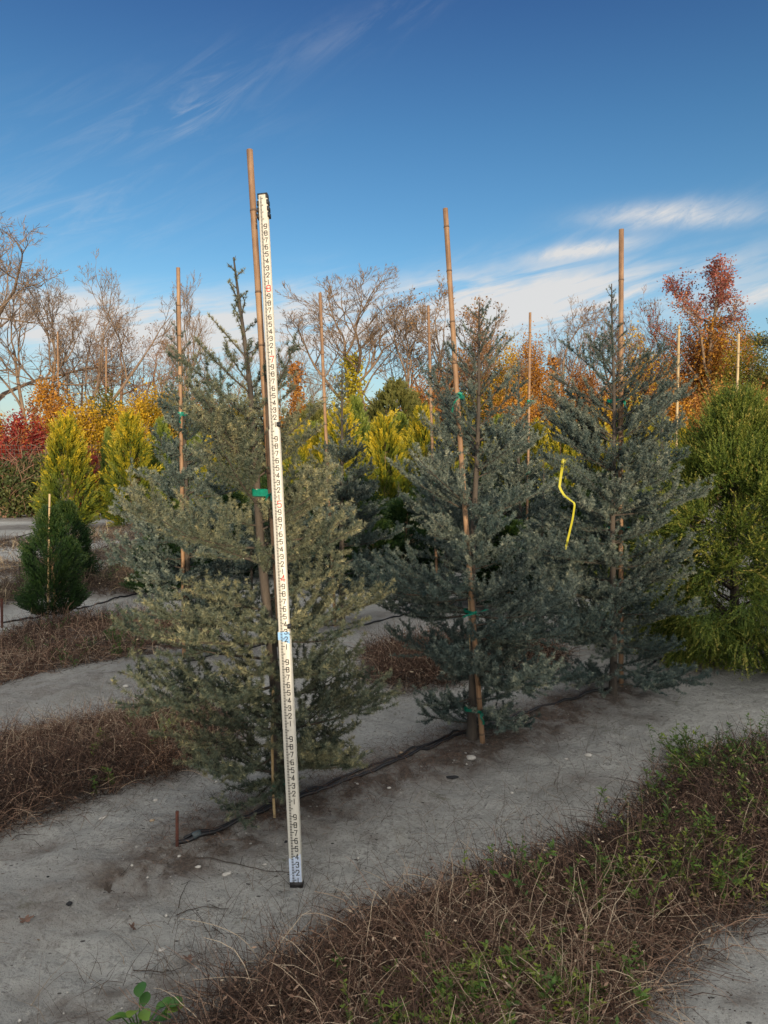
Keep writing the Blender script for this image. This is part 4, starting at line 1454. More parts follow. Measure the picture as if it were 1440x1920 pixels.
def leaves_at(rng, C, jitter, size, n):
    P = C[rng.integers(0, len(C), n)] + rng.normal(0, jitter, (n, 3))
    D = norm(rng.normal(0, 1, (n, 3)) + [0, 0, -.2])
    side = norm(np.cross(D, rng.normal(0, 1, (n, 3))))
    V, F = leaf_kites(P, D, side, size * rng.uniform(.6, 1.3, n), size * .7 * rng.uniform(.6, 1.2, n))
    patch = np.clip(.5 + .28 * np.sin(P[:, 0] * 1.3 + P[:, 2] * .9) + .2 * np.sin(P[:, 1] * 2 + P[:, 2] * 2.2), 0, 1)
    return V, F, np.repeat(np.clip(patch + rng.normal(0, .2, n), 0, 1), 4), P


BARE = {}
BARE['vase'] = build_bare(1, 14, .50, (6, 6, 6, 5, 5), .40, .19, .20)
BARE['round'] = build_bare(2, 13, .62, (7, 6, 6, 5, 5), .38, .19, .12)
BARE['multi'] = build_bare(3, 13, .50, (5, 5, 6, 5, 4), .45, .14, .22, multi=3)
BARE['upright'] = build_bare(4, 12, .42, (9, 6, 5, 5, 3), .25, .13, .30)
BAREM = {k: v[0].mesh('bare_wood', M_TREE) for k, v in BARE.items()}
BAREM2 = {k: v[0].mesh('bare_wood_brown', M_TREE2) for k, v in BARE.items()}
HGT = {k: float(np.concatenate(v[0].V)[:, 2].max()) for k, v in BARE.items()}


def bare(label, px, top, Y, kind, rz, wide=1.0, leaf=None, nleaf=0, brown=False, low=None, size=.16):
    s = (CH + (YH - top) * Y / FPX) / HGT[kind]
    r = thing('bare_tree' if not leaf else 'autumn_tree', label, 'tree', gxy((px - 720) / FPX * Y, Y), 'deciduous trees along the far tree line', rz, (s * wide, s * wide, s))
    link('trunk', (BAREM2 if brown else BAREM)[kind], r)
    if leaf:
        rng = np.random.default_rng(int(px) + 7)
        C = BARE[kind][1]
        if low is not None:
            C = C[(C[:, 2] > low[0] * HGT[kind]) & (C[:, 2] < low[1] * HGT[kind])]
        V, F, T, _ = leaves_at(rng, C, .12, size, nleaf)
        link('crown', Geo().add(V, F, T).mesh('leaves', M_LEAF[leaf]), r)
    return r


bare('bare grey tree cut by the left edge, tallest on that side', -25, 385, 40, 'round', .5, 1.25)
bare('bare tree with crooked spreading limbs behind the left golden cypress', 68, 486, 42, 'multi', 1.2, 1.0)
bare('reddish-budded bare tree between the left trees and the far left stake', 228, 592, 46, 'round', 2.1, 1.05, 'brown', 1500, True, size=.12)
bare('slim upright bare tree around the far left bamboo stake', 352, 522, 36, 'upright', 2.4, .95)
bare('bare tree just right of the measuring rod with rusty vines low on it', 545, 622, 40, 'multi', 4.0, .9)
bare('large forked bare tree in the centre with wide pale limbs', 655, 498, 46, 'vase', 0.6, 1.5)
bare('bare tree right of the large forked one, reaching the leaning stake', 765, 528, 45, 'multi', 2.9, 1.35, 'brown', 1200, size=.13)
bare('thin tree with scattered brown leaves behind the leaning stake', 893, 570, 40, 'upright', 1.7, 1.2, 'brown', 2600, True, size=.15)
bare('bare tree between the slender pale stake and the right cedar leader', 1062, 556, 44, 'round', 3.3, .95)
bare('brownish bare tree behind the leader of the right cedar', 1132, 566, 46, 'multi', .2, .9, 'brown', 900, True, size=.12)
bare('sparse orange-leaved tree right of the thick upright stake', 1205, 614, 42, 'upright', .9, 1.2, 'amber', 2600, True, size=.15)
bare('pale twiggy tree low behind the first golden cypresses', 150, 610, 50, 'vase', 4.4, .9, None)
bare('bare tree whose crown fills the gap left of the front cedar', 300, 610, 52, 'round', 5.0, 1.0, 'brown', 900, True, size=.13)


# the red-topped tree: two leafy heads high on bare forks
def red_tree():
    Y = 40
    rng = np.random.default_rng(9)
    H = CH + (YH - 476) * Y / FPX
    r = thing('red_topped_tree', 'tall tree with two crimson leafy heads above orange undergrowth at right', 'tree', gxy((1322 - 720) / FPX * Y, Y), 'deciduous trees along the far tree line', 0.0, (1.0, 1.0, .94))
    k = Y / FPX

    def q(px, py):
        return np.array([(px - 1322) * k, 0, CH + (YH - py) * k])
    g = Geo()
    tips = []

    def limb(pts, r0, r1, K=9):
        pts = np.array(pts)
        t = np.linspace(0, len(pts) - 1, K)
        P = np.stack([np.interp(t, np.arange(len(pts)), pts[:, c]) for c in range(3)], -1)
        P[1:-1] += rng.normal(0, .05, (K - 2, 3))
        V, F = tubes(P[None], np.linspace(r0, r1, K)[None], 6, (1, .1, 0))
        g.add(V, F)
        return P

    def depth(p, d):
        p = p.copy()
        p[1] += d
        return p
    main = limb([np.array([0, 0, -.2]), q(1322, 760), q(1325, 640), q(1326, 590)], .17, .10)
    L = [limb([q(1326, 600), depth(q(1310, 575), .4), depth(q(1290, 545), .8), depth(q(1265, 520), 1.0)], .08, .025),
         limb([q(1326, 600), depth(q(1328, 560), -.3), depth(q(1326, 520), -.5), depth(q(1318, 492), -.4)], .09, .025),
         limb([q(1326, 595), depth(q(1340, 560), .4), depth(q(1352, 530), .6), depth(q(1360, 510), .6)], .07, .02),
         limb([q(1320, 690), depth(q(1300, 630), -.6), depth(q(1285, 590), -1.0), depth(q(1250, 565), -1.2)], .08, .02),
         limb([q(1318, 720), depth(q(1290, 660), .7), depth(q(1265, 620), 1.2), depth(q(1232, 585), 1.4)], .07, .02),
         limb([q(1326, 640), depth(q(1342, 600), -.7), depth(q(1350, 570), -1.0)], .05, .02)]
    B, D, LL = [], [], []
    for P in L:
        for t in np.linspace(.3, 1, 16):
            x = t * (len(P) - 1)
            i = min(int(x), len(P) - 2)
            B.append(P[i] + (P[i + 1] - P[i]) * (x - i))
            D.append(norm(norm(P[i + 1] - P[i]) * .7 + rng.normal(0, .55, 3) + [0, 0, .25]))
            LL.append(rng.uniform(.5, 1.25))
    B, D, LL = np.array(B), np.array(D), np.array(LL)
    Q = np.zeros((len(B), 5, 3))
    Q[:, 0] = B
    for i in range(1, 5):
        Q[:, i] = Q[:, i - 1] + D * LL[:, None] / 4
        D = norm(D + rng.normal(0, .2, D.shape) + [0, 0, .05])
    V, F = tubes(Q, np.array([[.022, .018, .014, .01, .006]]) * np.ones((len(B), 1)), 3)
    g.add(V, F)
    ii = np.repeat(np.arange(len(Q)), 9)
    b2 = Q[ii, rng.integers(1, 5, len(ii))]
    d2 = norm(rng.normal(0, 1, (len(ii), 3)) + [0, 0, .3])
    T2 = np.stack([b2, b2 + d2 * rng.uniform(.15, .3, (len(ii), 1)), b2 + d2 * rng.uniform(.35, .65, (len(ii), 1)) + rng.normal(0, .05, (len(ii), 3))], 1)
    V, F = ribbons(T2, np.array([[.024, .02, .012]]) * np.ones((len(ii), 1)), norm(rng.normal(0, 1, (len(ii), 3))))
    g.add(V, F)
    link('trunk', g.mesh('red_tree_wood', M_TREE), r)
    tp = T2.reshape(-1, 3)
    w = np.clip((tp[:, 2] - q(0, 585)[2]) / (q(0, 500)[2] - q(0, 585)[2]), .2, 1) ** .9
    C = tp[rng.random(len(tp)) < w]
    V, F, T, _ = leaves_at(rng, C, .13, .14, 5000)
    link('crown', Geo().add(V, F, T).mesh('crimson_leaves', M_LEAF['crimson']), r)
    # vine up the stem, its own plant
    s = rng.random(3400)
    zz = .4 + s * (q(0, 600)[2] - .4)
    P = np.stack([np.interp(zz, main[:, 2], main[:, 0]) + rng.normal(0, .42, 3400) + .15, rng.normal(0, .42, 3400), zz], -1)
    D = norm(rng.normal(0, 1, (3400, 3)))
    V, F = leaf_kites(P, D, norm(np.cross(D, rng.normal(0, 1, (3400, 3)))), .17, .12)
    o = link('climbing_vine', Geo().add(V, F, np.repeat(rng.random(3400), 4)).mesh('vine', M_LEAF['orange']), None, r.location)
    tag(o, 'orange vine wrapped round the stem of the red-topped tree', 'vine')


red_tree()


def vine(label, px, top, Y, mat, rad, n, lean=0.0):
    rng = np.random.default_rng(int(px))
    H = CH + (YH - top) * Y / FPX
    s = rng.random(n) ** .85
    P = np.stack([lean * s + rng.normal(0, 1, n) * rad * (1.1 - .6 * s), rng.normal(0, 1, n) * rad * (1.1 - .6 * s), s * H], -1)
    D = norm(rng.normal(0, 1, (n, 3)) + [0, 0, -.3])
    V, F = leaf_kites(P, D, norm(np.cross(D, rng.normal(0, 1, (n, 3)))), .20 * rng.uniform(.6, 1.2, n), .15)
    o = link('climbing_vine', Geo().add(V, F, np.repeat(np.clip(rng.normal(.55, .25, n), 0, 1), 4)).mesh('vine', M_LEAF[mat]), None, gxy((px - 720) / FPX * Y, Y))
    tag(o, label, 'vine')


vine('yellow-green vine climbing the trunk of the large forked bare tree', 662, 668, 45, 'vine', .62, 2600)
vine('rust-coloured vine on a bare tree just right of the measuring rod', 562, 682, 39.5, 'rust', .34, 1500, -.2)
vine('rust-orange vine on the bare tree right of the slender pale stake', 1028, 672, 43.5, 'rust', .36, 1500, .2)


# far right pine
def far_pine():
    rng = np.random.default_rng(5)
    Y = 48
    H = CH + (YH - 608) * Y / FPX
    r = thing('pine_tree', 'dark rounded pine at the right edge behind the autumn bushes', 'tree', gxy((1452 - 720) / FPX * Y, Y))
    s = np.linspace(0, 1, 10)
    g = Geo()
    V, F = tubes(np.stack([.2 * np.sin(s * 3), 0 * s, s * H * .95 - .2], -1)[None], (.2 * (1 - s) + .03)[None], 7, (1, .1, 0))
    g.add(V, F)
    link('trunk', g.mesh('pine_wood', M_BARK), r)
    C = []
    for _ in range(60):
        z = rng.uniform(.35, 1) * H
        a = rng.uniform(0, 6.28)
        q = 2.6 * math.sqrt(max(0, 1 - ((z / H - .62) / .42) ** 2)) * rng.uniform(.4, 1)
        C.append((q * math.cos(a), q * math.sin(a), z))
    C = np.array(C)
    n = 7000
    P = C[rng.integers(0, 60, n)] + rng.normal(0, 1, (n, 3)) * [.42, .42, .22]
    D = norm(rng.normal(0, 1, (n, 3)) + [0, 0, .5])
    V, F = leaf_kites(P, D, norm(np.cross(D, rng.normal(0, 1, (n, 3)))), .26, .07)
    link('crown', Geo().add(V, F, np.repeat(rng.random(n), 4)).mesh('pine_needles', M_PINE), r)


far_pine()


# ------------------------------------------------------------------ autumn bushes
def build_bush(seed, nclump, n, size, dim):
    """clumps of leaves on stems; dim = width, depth, height"""
    dim = np.array(dim)
    rng = np.random.default_rng(seed)
    C = []
    while len(C) < nclump:
        p = rng.uniform(-1, 1, 3)
        if np.linalg.norm(p) < 1 and np.linalg.norm(p) > .25:
            p = p * [.46, .46, .5] + [0, 0, .5]
            p[:2] *= .75 + .35 * p[2]
            C.append(p)
    C = np.array(C) * dim
    ii = rng.integers(0, nclump, n)
    sp = rng.uniform(.05, .105, nclump)
    P = C[ii] + rng.normal(0, 1, (n, 3)) * sp[ii][:, None] * dim
    P[:, 2] = np.abs(P[:, 2])
    D = norm(rng.normal(0, 1, (n, 3)))
    V, F = leaf_kites(P, D, norm(np.cross(D, rng.normal(0, 1, (n, 3)))), size * rng.uniform(.6, 1.3, n), size * .75 * rng.uniform(.6, 1.2, n))
    ct = rng.normal(.5, .22, nclump)
    g = Geo().add(V, F, np.repeat(np.clip(ct[ii] + rng.normal(0, .16, n), 0, 1), 4))
    w = Geo()
    s = np.linspace(0, 1, 5)
    b = rng.normal(0, .06, (nclump, 3)) * [1, 1, 0] * dim
    PL = b[:, None] * (1 - s)[None, :, None] + C[:, None] * s[None, :, None]
    PL[..., :2] -= (.35 * (s * (1 - s))[None, :, None]) * C[:, None, :2]
    V, F = tubes(PL, .028 * (1 - .7 * s)[None] * np.ones((nclump, 1)), 4, (1, .2, .1))
    w.add(V, F)
    nt = 260
    ti = rng.integers(0, nclump, nt)
    d = norm(rng.normal(0, 1, (nt, 3)) + [0, 0, .7])
    T = np.stack([C[ti], C[ti] + d * .35, C[ti] + d * .8 + rng.normal(0, .08, (nt, 3))], 1)
    V, F = ribbons(T, np.array([[.026, .02, .012]]) * np.ones((nt, 1)), norm(rng.normal(0, 1, (nt, 3))))
    w.add(V, F)
    return w, g


def bush(label, px, top, Y, wpx, mat, i):
    h = CH + (YH - top) * Y / FPX
    wd = wpx * Y / FPX
    r = thing('autumn_bush' if mat not in ('green',) else 'hedge_bush', label, 'bush', gxy((px - 720) / FPX * Y, Y), 'autumn bushes along the field edge', i * 1.37)
    w, g = build_bush(70 + i, 60, int(4200 + 800 * wd * h), .115, (wd, wd * .8, h))
    link('stem', w.mesh('bush_wood', M_TREE2), r)
    link('crown', g.mesh('bush_leaves', M_LEAF[mat]), r)


for i, (px, top, Y, wpx, mat, lab) in enumerate((
        (10, 826, 26, 95, 'red', 'scarlet vine-like bush on the wire fence at the left edge'),
        (50, 784, 27, 90, 'red', 'red-leaved bush above the wire fence left of the golden cypress'),
        (165, 838, 24.5, 70, 'red', 'low red bush peeping out right of the leftmost golden cypress'),
        (-20, 790, 29, 120, 'orange', 'orange bush at the left edge above the scarlet one'),
        (98, 728, 31, 120, 'orange', 'tall orange bush behind the leftmost golden cypress'),
        (160, 770, 30, 110, 'amber', 'amber bush between the two left golden cypresses'),
        (200, 742, 33, 110, 'olive', 'olive bush behind the narrow green arborvitae at left'),
        (270, 738, 31, 130, 'amber', 'amber bush behind the second golden cypress'),
        (330, 748, 34, 110, 'olive', 'olive bush right of the amber one, left of the front cedar'),
        (390, 756, 36, 120, 'orange', 'orange bush behind the left half of the front cedar'),
        (470, 740, 38, 130, 'olive', 'olive bush hidden behind the measuring rod'),
        (548, 752, 36, 110, 'orange', 'orange bush just right of the measuring rod'),
        (20, 880, 23.5, 110, 'green', 'dull green bush below the scarlet one at the left edge'),
        (70, 858, 24.2, 90, 'green', 'dark green bush left of the leftmost golden cypress'),
        (620, 750, 40, 120, 'olive', 'olive bush left of the large forked bare tree'),
        (800, 720, 40, 130, 'rust', 'rust bush right of the olive juniper in the centre'),
        (850, 700, 44, 130, 'brown', 'brown bush behind the leaning stake'),
        (880, 748, 37, 120, 'olive', 'olive bush right of the leaning stake'),
        (938, 668, 40, 110, 'amber', 'tall amber bush left of the slender pale stake'),
        (985, 658, 42, 110, 'orange', 'tall orange bush behind the slender pale stake'),
        (960, 748, 35, 130, 'orange', 'bright orange bush low beside the slender pale stake'),
        (1050, 728, 36, 120, 'orange', 'orange bush right of the slender pale stake, below the bare tree'),
        (1100, 700, 41, 120, 'rust', 'rust bush behind the right cedar, left of its leader'),
        (1150, 742, 37, 120, 'amber', 'amber bush behind the right cedar'),
        (1225, 668, 43, 140, 'rust', 'rust bush right of the thick upright stake'),
        (1290, 622, 42, 150, 'rust', 'tall rust bush left of the red-topped tree stem'),
        (1352, 618, 44, 150, 'orange', 'tall orange bush right of the red-topped tree stem'),
        (1395, 660, 38, 140, 'olive', 'olive bush around the stake at the right edge'),
        (1440, 700, 36, 120, 'rust', 'rust bush at the right edge below the pine'),
        (1265, 728, 34, 120, 'orange', 'orange bush left of the cryptomeria top'),
        (1330, 742, 33, 120, 'rust', 'rust bush right behind the cryptomeria top'),
        (1490, 690, 38, 140, 'olive', 'olive bush half out of view at the right edge'),
        (700, 770, 42, 140, 'brown', 'brown bush between the forked bare tree and the juniper'))):
    bush(lab, px, top, Y, wpx, mat, i)


# ------------------------------------------------------------------ wire fence at the left
def fence():
    Y = 25.0
    x0, x1 = -16.5, -9.9
    h = 2.55
    r = thing('wire_fence', 'tall wire mesh fence behind the leftmost golden cypress', 'fence', (0, Y, 0))
    n = int((x1 - x0) / .15)
    xs = np.linspace(x0, x1, n)
    zs = np.arange(.1, h, .15)
    PV = np.stack([np.stack([xs, 0 * xs, 0 * xs], -1), np.stack([xs, 0 * xs, 0 * xs + h], -1)], 1)
    PH = np.stack([np.stack([0 * zs + x0, 0 * zs, zs], -1), np.stack([0 * zs + x1, 0 * zs, zs], -1)], 1)
    g = Geo()
    V, F = tubes(PV, .004, 4, (1, .1, 0))
    g.add(V, F)
    V, F = tubes(PH, .004, 4)
    g.add(V, F)
    link('wire_mesh', g.mesh('wire_mesh', M_WIRE), r)
    for x in np.linspace(x0, x1, 4):
        s = np.linspace(0, 1, 4)
        V, F = tubes(np.stack([0 * s + x, 0 * s + .07, s * (h + .15) - .1], -1)[None], np.full((1, 4), .045), 8, (1, .1, 0))
        link('post', Geo().add(V, F).mesh('post', M_POST), r)


fence()


# ------------------------------------------------------------------ hoses, steel pins
def smooth_path(pts, n):
    pts = np.array(pts)
    t = np.linspace(0, len(pts) - 1, n)
    P = np.stack([np.interp(t, np.arange(len(pts)), pts[:, c]) for c in range(3)], -1)
    for _ in range(4):
        P[1:-1] = (P[:-2] + 2 * P[1:-1] + P[2:]) / 4
    return P


def hose(pxs, r, label, seed=0, lift=.0, tailxy=None):
    rng = np.random.default_rng(seed)
    pts = [gpt(*p) for p in pxs] + [np.array(gxy(*q)) for q in (tailxy or [])]
    P = smooth_path(pts, 80)
    P[:, 2] = [float(hz(x, y)) for x, y in P[:, :2]]
    P[:, 2] += r * .75 + lift
    P[1:-1, :2] += np.cumsum(rng.normal(0, .003, (78, 2)), 0) * np.sin(np.linspace(0, PI, 78))[:, None]
    V, F = tubes(P[None], r, 8)
    o = link('drip_hose', Geo().add(V, F).mesh('drip_hose', M_HOSE, True))
    tag(o, label, 'hose', 'black irrigation hoses along the tree rows')


hose([(334, 1581), (390, 1566), (470, 1532), (560, 1498), (650, 1462), (760, 1420), (850, 1380), (960, 1345), (1080, 1308), (1150, 1288)], .0095,
     'black drip hose along the front row from the rusty pin to the right cedar', 1, tailxy=[(2.3, 5.7), (3.2, 6.5)])
hose([(345, 1572), (430, 1545), (520, 1508), (640, 1456), (760, 1409), (845, 1372), (930, 1348)], .0075, 'thinner black hose lying just behind the front drip hose', 2)
hose([(260, 1267), (330, 1243), (420, 1225), (520, 1205), (640, 1182), (730, 1160), (830, 1138)], .010, 'black drip hose of the second row starting at the dark steel pin', 3, tailxy=[(1.9, 9.2), (4.2, 10.5)])
hose([(4, 1172), (60, 1160), (160, 1140), (250, 1117), (330, 1098)], .011, 'black drip hose passing the dark green shrub at left', 4)
hose([(150, 1064), (210, 1056), (270, 1047), (340, 1040)], .012, 'black drip hose behind the second dark shrub', 5)
hose([(-40, 1022), (20, 1012), (58, 1001)], .014, 'short run of hose on far sand at the left edge', 6)
hose([(165, 1038), (205, 1024), (250, 1022), (300, 1024)], .013, 'curved black hose on the far dark mound at left', 7)


def pin(bpx, tpx, w, mat, label):
    b = gpt(*bpx)
    t = at_depth(tpx[0], tpx[1], b[1])
    h = float(t[2] - b[2])
    g = Geo()
    # angle-iron profile with a slightly mushroomed top
    z0, z1 = -.06, h
    prof = [(-w, -w * .4), (w, -w * .4), (w, w * .2), (w * .25, w * .2), (w * .25, w), (-w * .25, w), (-w * .25, w * .2), (-w, w * .2)]
    V = [(x * (1 + .12 * (k == 2)), y * (1 + .12 * (k == 2)), z) for k, z in enumerate((z0, z1 - .01, z1)) for x, y in prof]
    F = [[8 * k + i, 8 * k + (i + 1) % 8, 8 * k + 8 + (i + 1) % 8, 8 * k + 8 + i] for k in range(2) for i in range(8)]
    g.add(V, F)
    g.add(V[16:], [list(range(8))])
    o = link('steel_pin', g.mesh('steel_pin', mat), None, b)
    o.rotation_euler = (0, float((t - b)[0] / max(h, .01)), .5)
    tag(o, label, 'pin', 'short steel pins at the hose ends')


pin((332, 1586), (332, 1521), .0065, M_RUST, 'short rusty steel pin at the end of the front drip hose')
pin((261, 1268), (259, 1228), .009, M_DKSTEEL, 'dark steel pin at the end of the second-row hose')
pin((4, 1178), (3, 1122), .012, M_RUST, 'rusty steel pin at the left edge beside the third hose')
pin((37, 1092), (37, 1062), .012, M_DKSTEEL, 'small dark pin on far sand left of the dark shrubs')


# pipe coupling on the front hose
def coupling():
    p = gpt(361, 1572, .012)
    q = gpt(376, 1566, .012)
    V, F = tubes(np.array([[p, p * .9 + q * .1, p * .1 + q * .9, q]]), np.array([[.011, .016, .016, .011]]), 10)
    tag(link('hose_coupling', Geo().add(V, F).mesh('hose_coupling', plainmat('coupling_grey', (.05, .065, .07), .5), True)), 'grey-green coupling on the hose next to the rusty pin', 'coupling')


coupling()


# ------------------------------------------------------------------ yellow ribbon
def ribbon():
    Y = 4.47
    px = [(1056, 868), (1052, 890), (1049, 914), (1058, 929), (1070, 938), (1078, 944), (1074, 972), (1067, 1002), (1060, 1030)]
    P = np.array([at_depth(x, y, Y + .04 * math.sin(i)) for i, (x, y) in enumerate(px)])
    tq = np.linspace(0, 8, 26)
    P = np.stack([np.interp(tq, np.arange(9), P[:, c]) for c in range(3)], -1)
    s = np.linspace(0, 1, 26)
    side = norm(np.stack([np.cos(s * 1.2 - .3), np.sin(s * 3) * .5, .25 * np.sin(s * 5)], -1))
    V, F = ribbons(P[None], (.019 - .004 * s)[None], side[None])
    r = thing('flagging_ribbon', 'bright yellow flagging ribbon hanging between the middle and right cedars', 'ribbon', (0, 0, 0))
    link('tail', Geo().add(V, F).mesh('ribbon_tail', M_RIBBON), r)
    c = P[0]
    a = np.linspace(0, 2 * PI, 14)
    V, F = ribbons((c + np.stack([.018 * np.cos(a), .018 * np.sin(a), .012 + .006 * np.sin(a)], -1))[None], .02, np.array([[0, 0, 1.0]]))
    link('knot', Geo().add(V, F).mesh('ribbon_knot', M_RIBBON), r)
    # the bough it is tied to belongs to the right cedar
    b0 = np.array([bC[0] - .05, bC[1], c[2] - .30])
    t = np.linspace(0, 1, 9)[:, None]
    Q = b0 * (1 - t) + (c + [-.08, -.05, .03]) * t + np.array([0, 0, .06]) * np.sin(t * PI)
    return Q


RIB_BOUGH = ribbon()
_g = Geo()
V, F = tubes(RIB_BOUGH[None], np.linspace(.011, .003, 9)[None], 5)
_g.add(V, F)
_cedC = [o for o in bpy.data.objects if o.get('label', '').startswith('dark blue cedar on the right')][0]
_b = link('ribbon_bough', _g.mesh('bough', M_BARK), _cedC, (-bC[0], -bC[1], -bC[2]))
_rng = np.random.default_rng(8)
_n = 900
_t = _rng.uniform(.15, 1.0, _n) * 8
_k = np.minimum(_t.astype(int), 7)
_p = RIB_BOUGH[_k] * (1 - (_t - _k))[:, None] + RIB_BOUGH[_k + 1] * (_t - _k)[:, None]
_q = _p + norm(_rng.normal(0, 1, (_n, 3))) * _rng.uniform(0, .06, (_n, 1))
_ri = np.repeat(np.arange(_n), 12)
_ax = norm(_rng.normal(0, 1, (_n, 3)))
V, F = needle_tris(_rng, _q[_ri], norm(_ax[_ri] + .75 * norm(_rng.normal(0, 1, (len(_ri), 3)))), _rng.uniform(.015, .021, len(_ri)), .0017)
link('bough_needles', Geo().add(V, F, np.repeat(np.clip(_rng.normal(.45, .15, len(_ri)), 0, 1), 3)).mesh('bough_needles', M_CEDAR), _b)


# ------------------------------------------------------------------ dry weeds
def sample_poly(rng, poly, n, soft=.05):
    lo, hi = poly.min(0) - .1, poly.max(0) + .1
    out = np.zeros((0, 2))
    while len(out) < n:
        p = rng.uniform(lo, hi, (n * 2, 2))
        j = p + rng.normal(0, soft, p.shape)
        out = np.concatenate([out, p[inside(j[:, 0], j[:, 1], poly)]])
    return out[:n]


def blades(rng, xy, length, width, el, droop, tint, K=6, wander=.16, clumpy=True):
    n = len(xy)
    L = rng.uniform(*length, n)
    az = rng.uniform(0, 2 * PI, n)
    e = np.radians(rng.uniform(*el, n))
    d = np.stack([np.cos(e) * np.cos(az), np.cos(e) * np.sin(az), np.sin(e)], -1)
    P = np.zeros((n, K, 3))
    P[:, 0, :2] = xy
    z0 = hz(xy[:, 0], xy[:, 1])
    P[:, 0, 2] = z0 - .005
    dr = rng.uniform(*droop, n)
    for k in range(1, K):
        P[:, k] = P[:, k - 1] + d * (L / (K - 1))[:, None]
        d = norm(d + np.stack([0 * dr, 0 * dr, -dr], -1) + rng.normal(0, wander, (n, 3)))
    floor_ = z0[:, None] + .006 + .02 * rng.random((n, 1))
    P[:, 1:, 2] = np.maximum(P[:, 1:, 2], floor_)
    s = np.linspace(0, 1, K)
    w = rng.uniform(*width, n)[:, None] * (1 - .65 * s)[None]
    side = norm(np.cross(P[:, -1] - P[:, 0], rng.normal(0, 1, (n, 3))))
    V, F = ribbons(P, w, side)
    T = np.repeat(np.clip(tint(xy, n), 0, 1), K * 2)
    return V, F, T, P


def stuff(name, g, mat, label):
    o = link(name, g.mesh(name, mat))
    o['kind'] = 'stuff'
    o['label'] = label
    return o


def dry_patch(name, poly, n, seed, mat, label, length=(.12, .36), width=(.0016, .0032), el=(15, 85), droop=(.05, .42), soft=.06):
    rng = np.random.default_rng(seed)

    def tint(xy, k):
        return .20 + .13 * field(xy[:, 0], xy[:, 1], seed, 12, 30) + rng.normal(0, .13, k) + rng.uniform(.25, .7, k) * (rng.random(k) < .36)
    xy = sample_poly(rng, poly, n, soft)
    keep = field(xy[:, 0], xy[:, 1], seed + 2, 15, 36) + rng.normal(0, .6, len(xy)) > -1.25
    xy = xy[keep]
    V, F, T, P = blades(rng, xy, length, width, el, droop, tint)
    g = Geo().add(V, F, T)
    # a few long pale stalks arching over the rest
    m = int(n * .03)
    V, F, T, _ = blades(rng, sample_poly(rng, poly, m, soft), (length[1] * .6, length[1] * 1.3), (width[1] * .7, width[1] * 1.05), (5, 55), (.05, .30), lambda a, k: rng.normal(.85, .15, k), K=9, wander=.10)
    g.add(V, F, T)
    # dead leaf flakes caught in the stems
    m = int(n * .55)
    q = sample_poly(rng, poly, m, soft)
    B = np.stack([q[:, 0], q[:, 1], hz(q[:, 0], q[:, 1]) + length[1] * .45 * rng.random(m) ** 1.4], -1)
    D = norm(rng.normal(0, 1, (m, 3)) * [1, 1, .6])
    V, F = leaf_kites(B, D, norm(np.cross(D, rng.normal(0, 1, (m, 3)))), rng.uniform(.25, 1, m) * length[1] * .11, rng.uniform(.3, 1, m) * length[1] * .034)
    g.add(V, F, np.repeat(np.clip(rng.normal(.45, .25, m), 0, 1), 4))
    # matted thatch lying near the soil, coloured dark for the shadowed gaps
    m = int(n * .5)
    V, F, T, _ = blades(rng, sample_poly(rng, poly, m, soft), (.06, .2), width, (-5, 22), (.0, .15), lambda a, k: rng.normal(.08, .13, k), K=4)
    g.add(V, F, T)
    stuff(name, g, mat, label)
    return P


dry_patch('dry_weeds', STRIP_NEAR, 36000, 21, M_DRY_RED, 'tangled dry brown weeds filling the near strip', (.07, .28), (.0018, .0036), el=(5, 75))
dry_patch('dry_weeds', STRIP_A, 20000, 22, M_DRY_RED, 'reddish dry weeds left of the front cedar', (.08, .25), (.0018, .0034))
dry_patch('dry_weeds', STRIP_A2, 9000, 23, M_DRY_RED, 'dark reddish weeds between the front cedar and the middle cedar', (.10, .34), (.002, .004))
dry_patch('dry_weeds', STRIP_B, 15000, 24, M_DRY_RED, 'brown dry weeds in front of the dark green shrub', (.10, .30), (.003, .0055))
dry_patch('dry_weeds', STRIP_C, 6000, 25, M_DRY, 'grey-brown weeds behind the dark green shrub', (.12, .42), (.004, .008))
dry_patch('dry_weeds', STRIP_D, 6000, 26, M_DRY, 'low brown weeds on the far mound', (.12, .36), (.005, .009))
dry_patch('dry_weeds', STRIP_E, 8000, 27, M_DRY, 'thin brown weeds at the foot of the golden cypresses', (.12, .36), (.008, .014), soft=.3)
# thin litter along the front row, scattered wisps on the sand
rng0 = np.random.default_rng(31)
xyl = []
for a, b in zip(ROW_A[1:5], ROW_A[2:6]):
    m = 1700
    t = rng0.random(m)[:, None]
    xyl.append(a * (1 - t) + b * t + rng0.normal(0, .16, (m, 2)))
xyl = np.concatenate(xyl)
xyl = xyl[field(xyl[:, 0], xyl[:, 1], 4, 12, 36) > -.3]
V, F, T, _ = blades(rng0, xyl, (.02, .09), (.0012, .0024), (-4, 20), (0, .1), lambda a, k: rng0.normal(.33, .2, k), K=3)
stuff('needle_litter', Geo().add(V, F, T), M_DRY_RED, 'brown needle litter on the soil under the front row')
xyw = np.concatenate([sample_poly(rng0, np.concatenate([STRIP_NEAR]), 1, .1)] + [p + rng0.normal(0, .22, (160, 2)) for p in PX((700, 1640), (830, 1570), (980, 1530), (1060, 1480), (1170, 1400), (560, 1720), (420, 1800), (330, 1860), (200, 1480), (100, 1520), (230, 1330), (90, 1370))])
V, F, T, _ = blades(rng0, xyw, (.05, .22), (.0012, .0022), (0, 70), (.0, .3), lambda a, k: rng0.normal(.3, .25, k), K=5)
stuff('dry_wisps', Geo().add(V, F, T), M_DRY, 'scattered dry wisps on the sand beside the weeds')


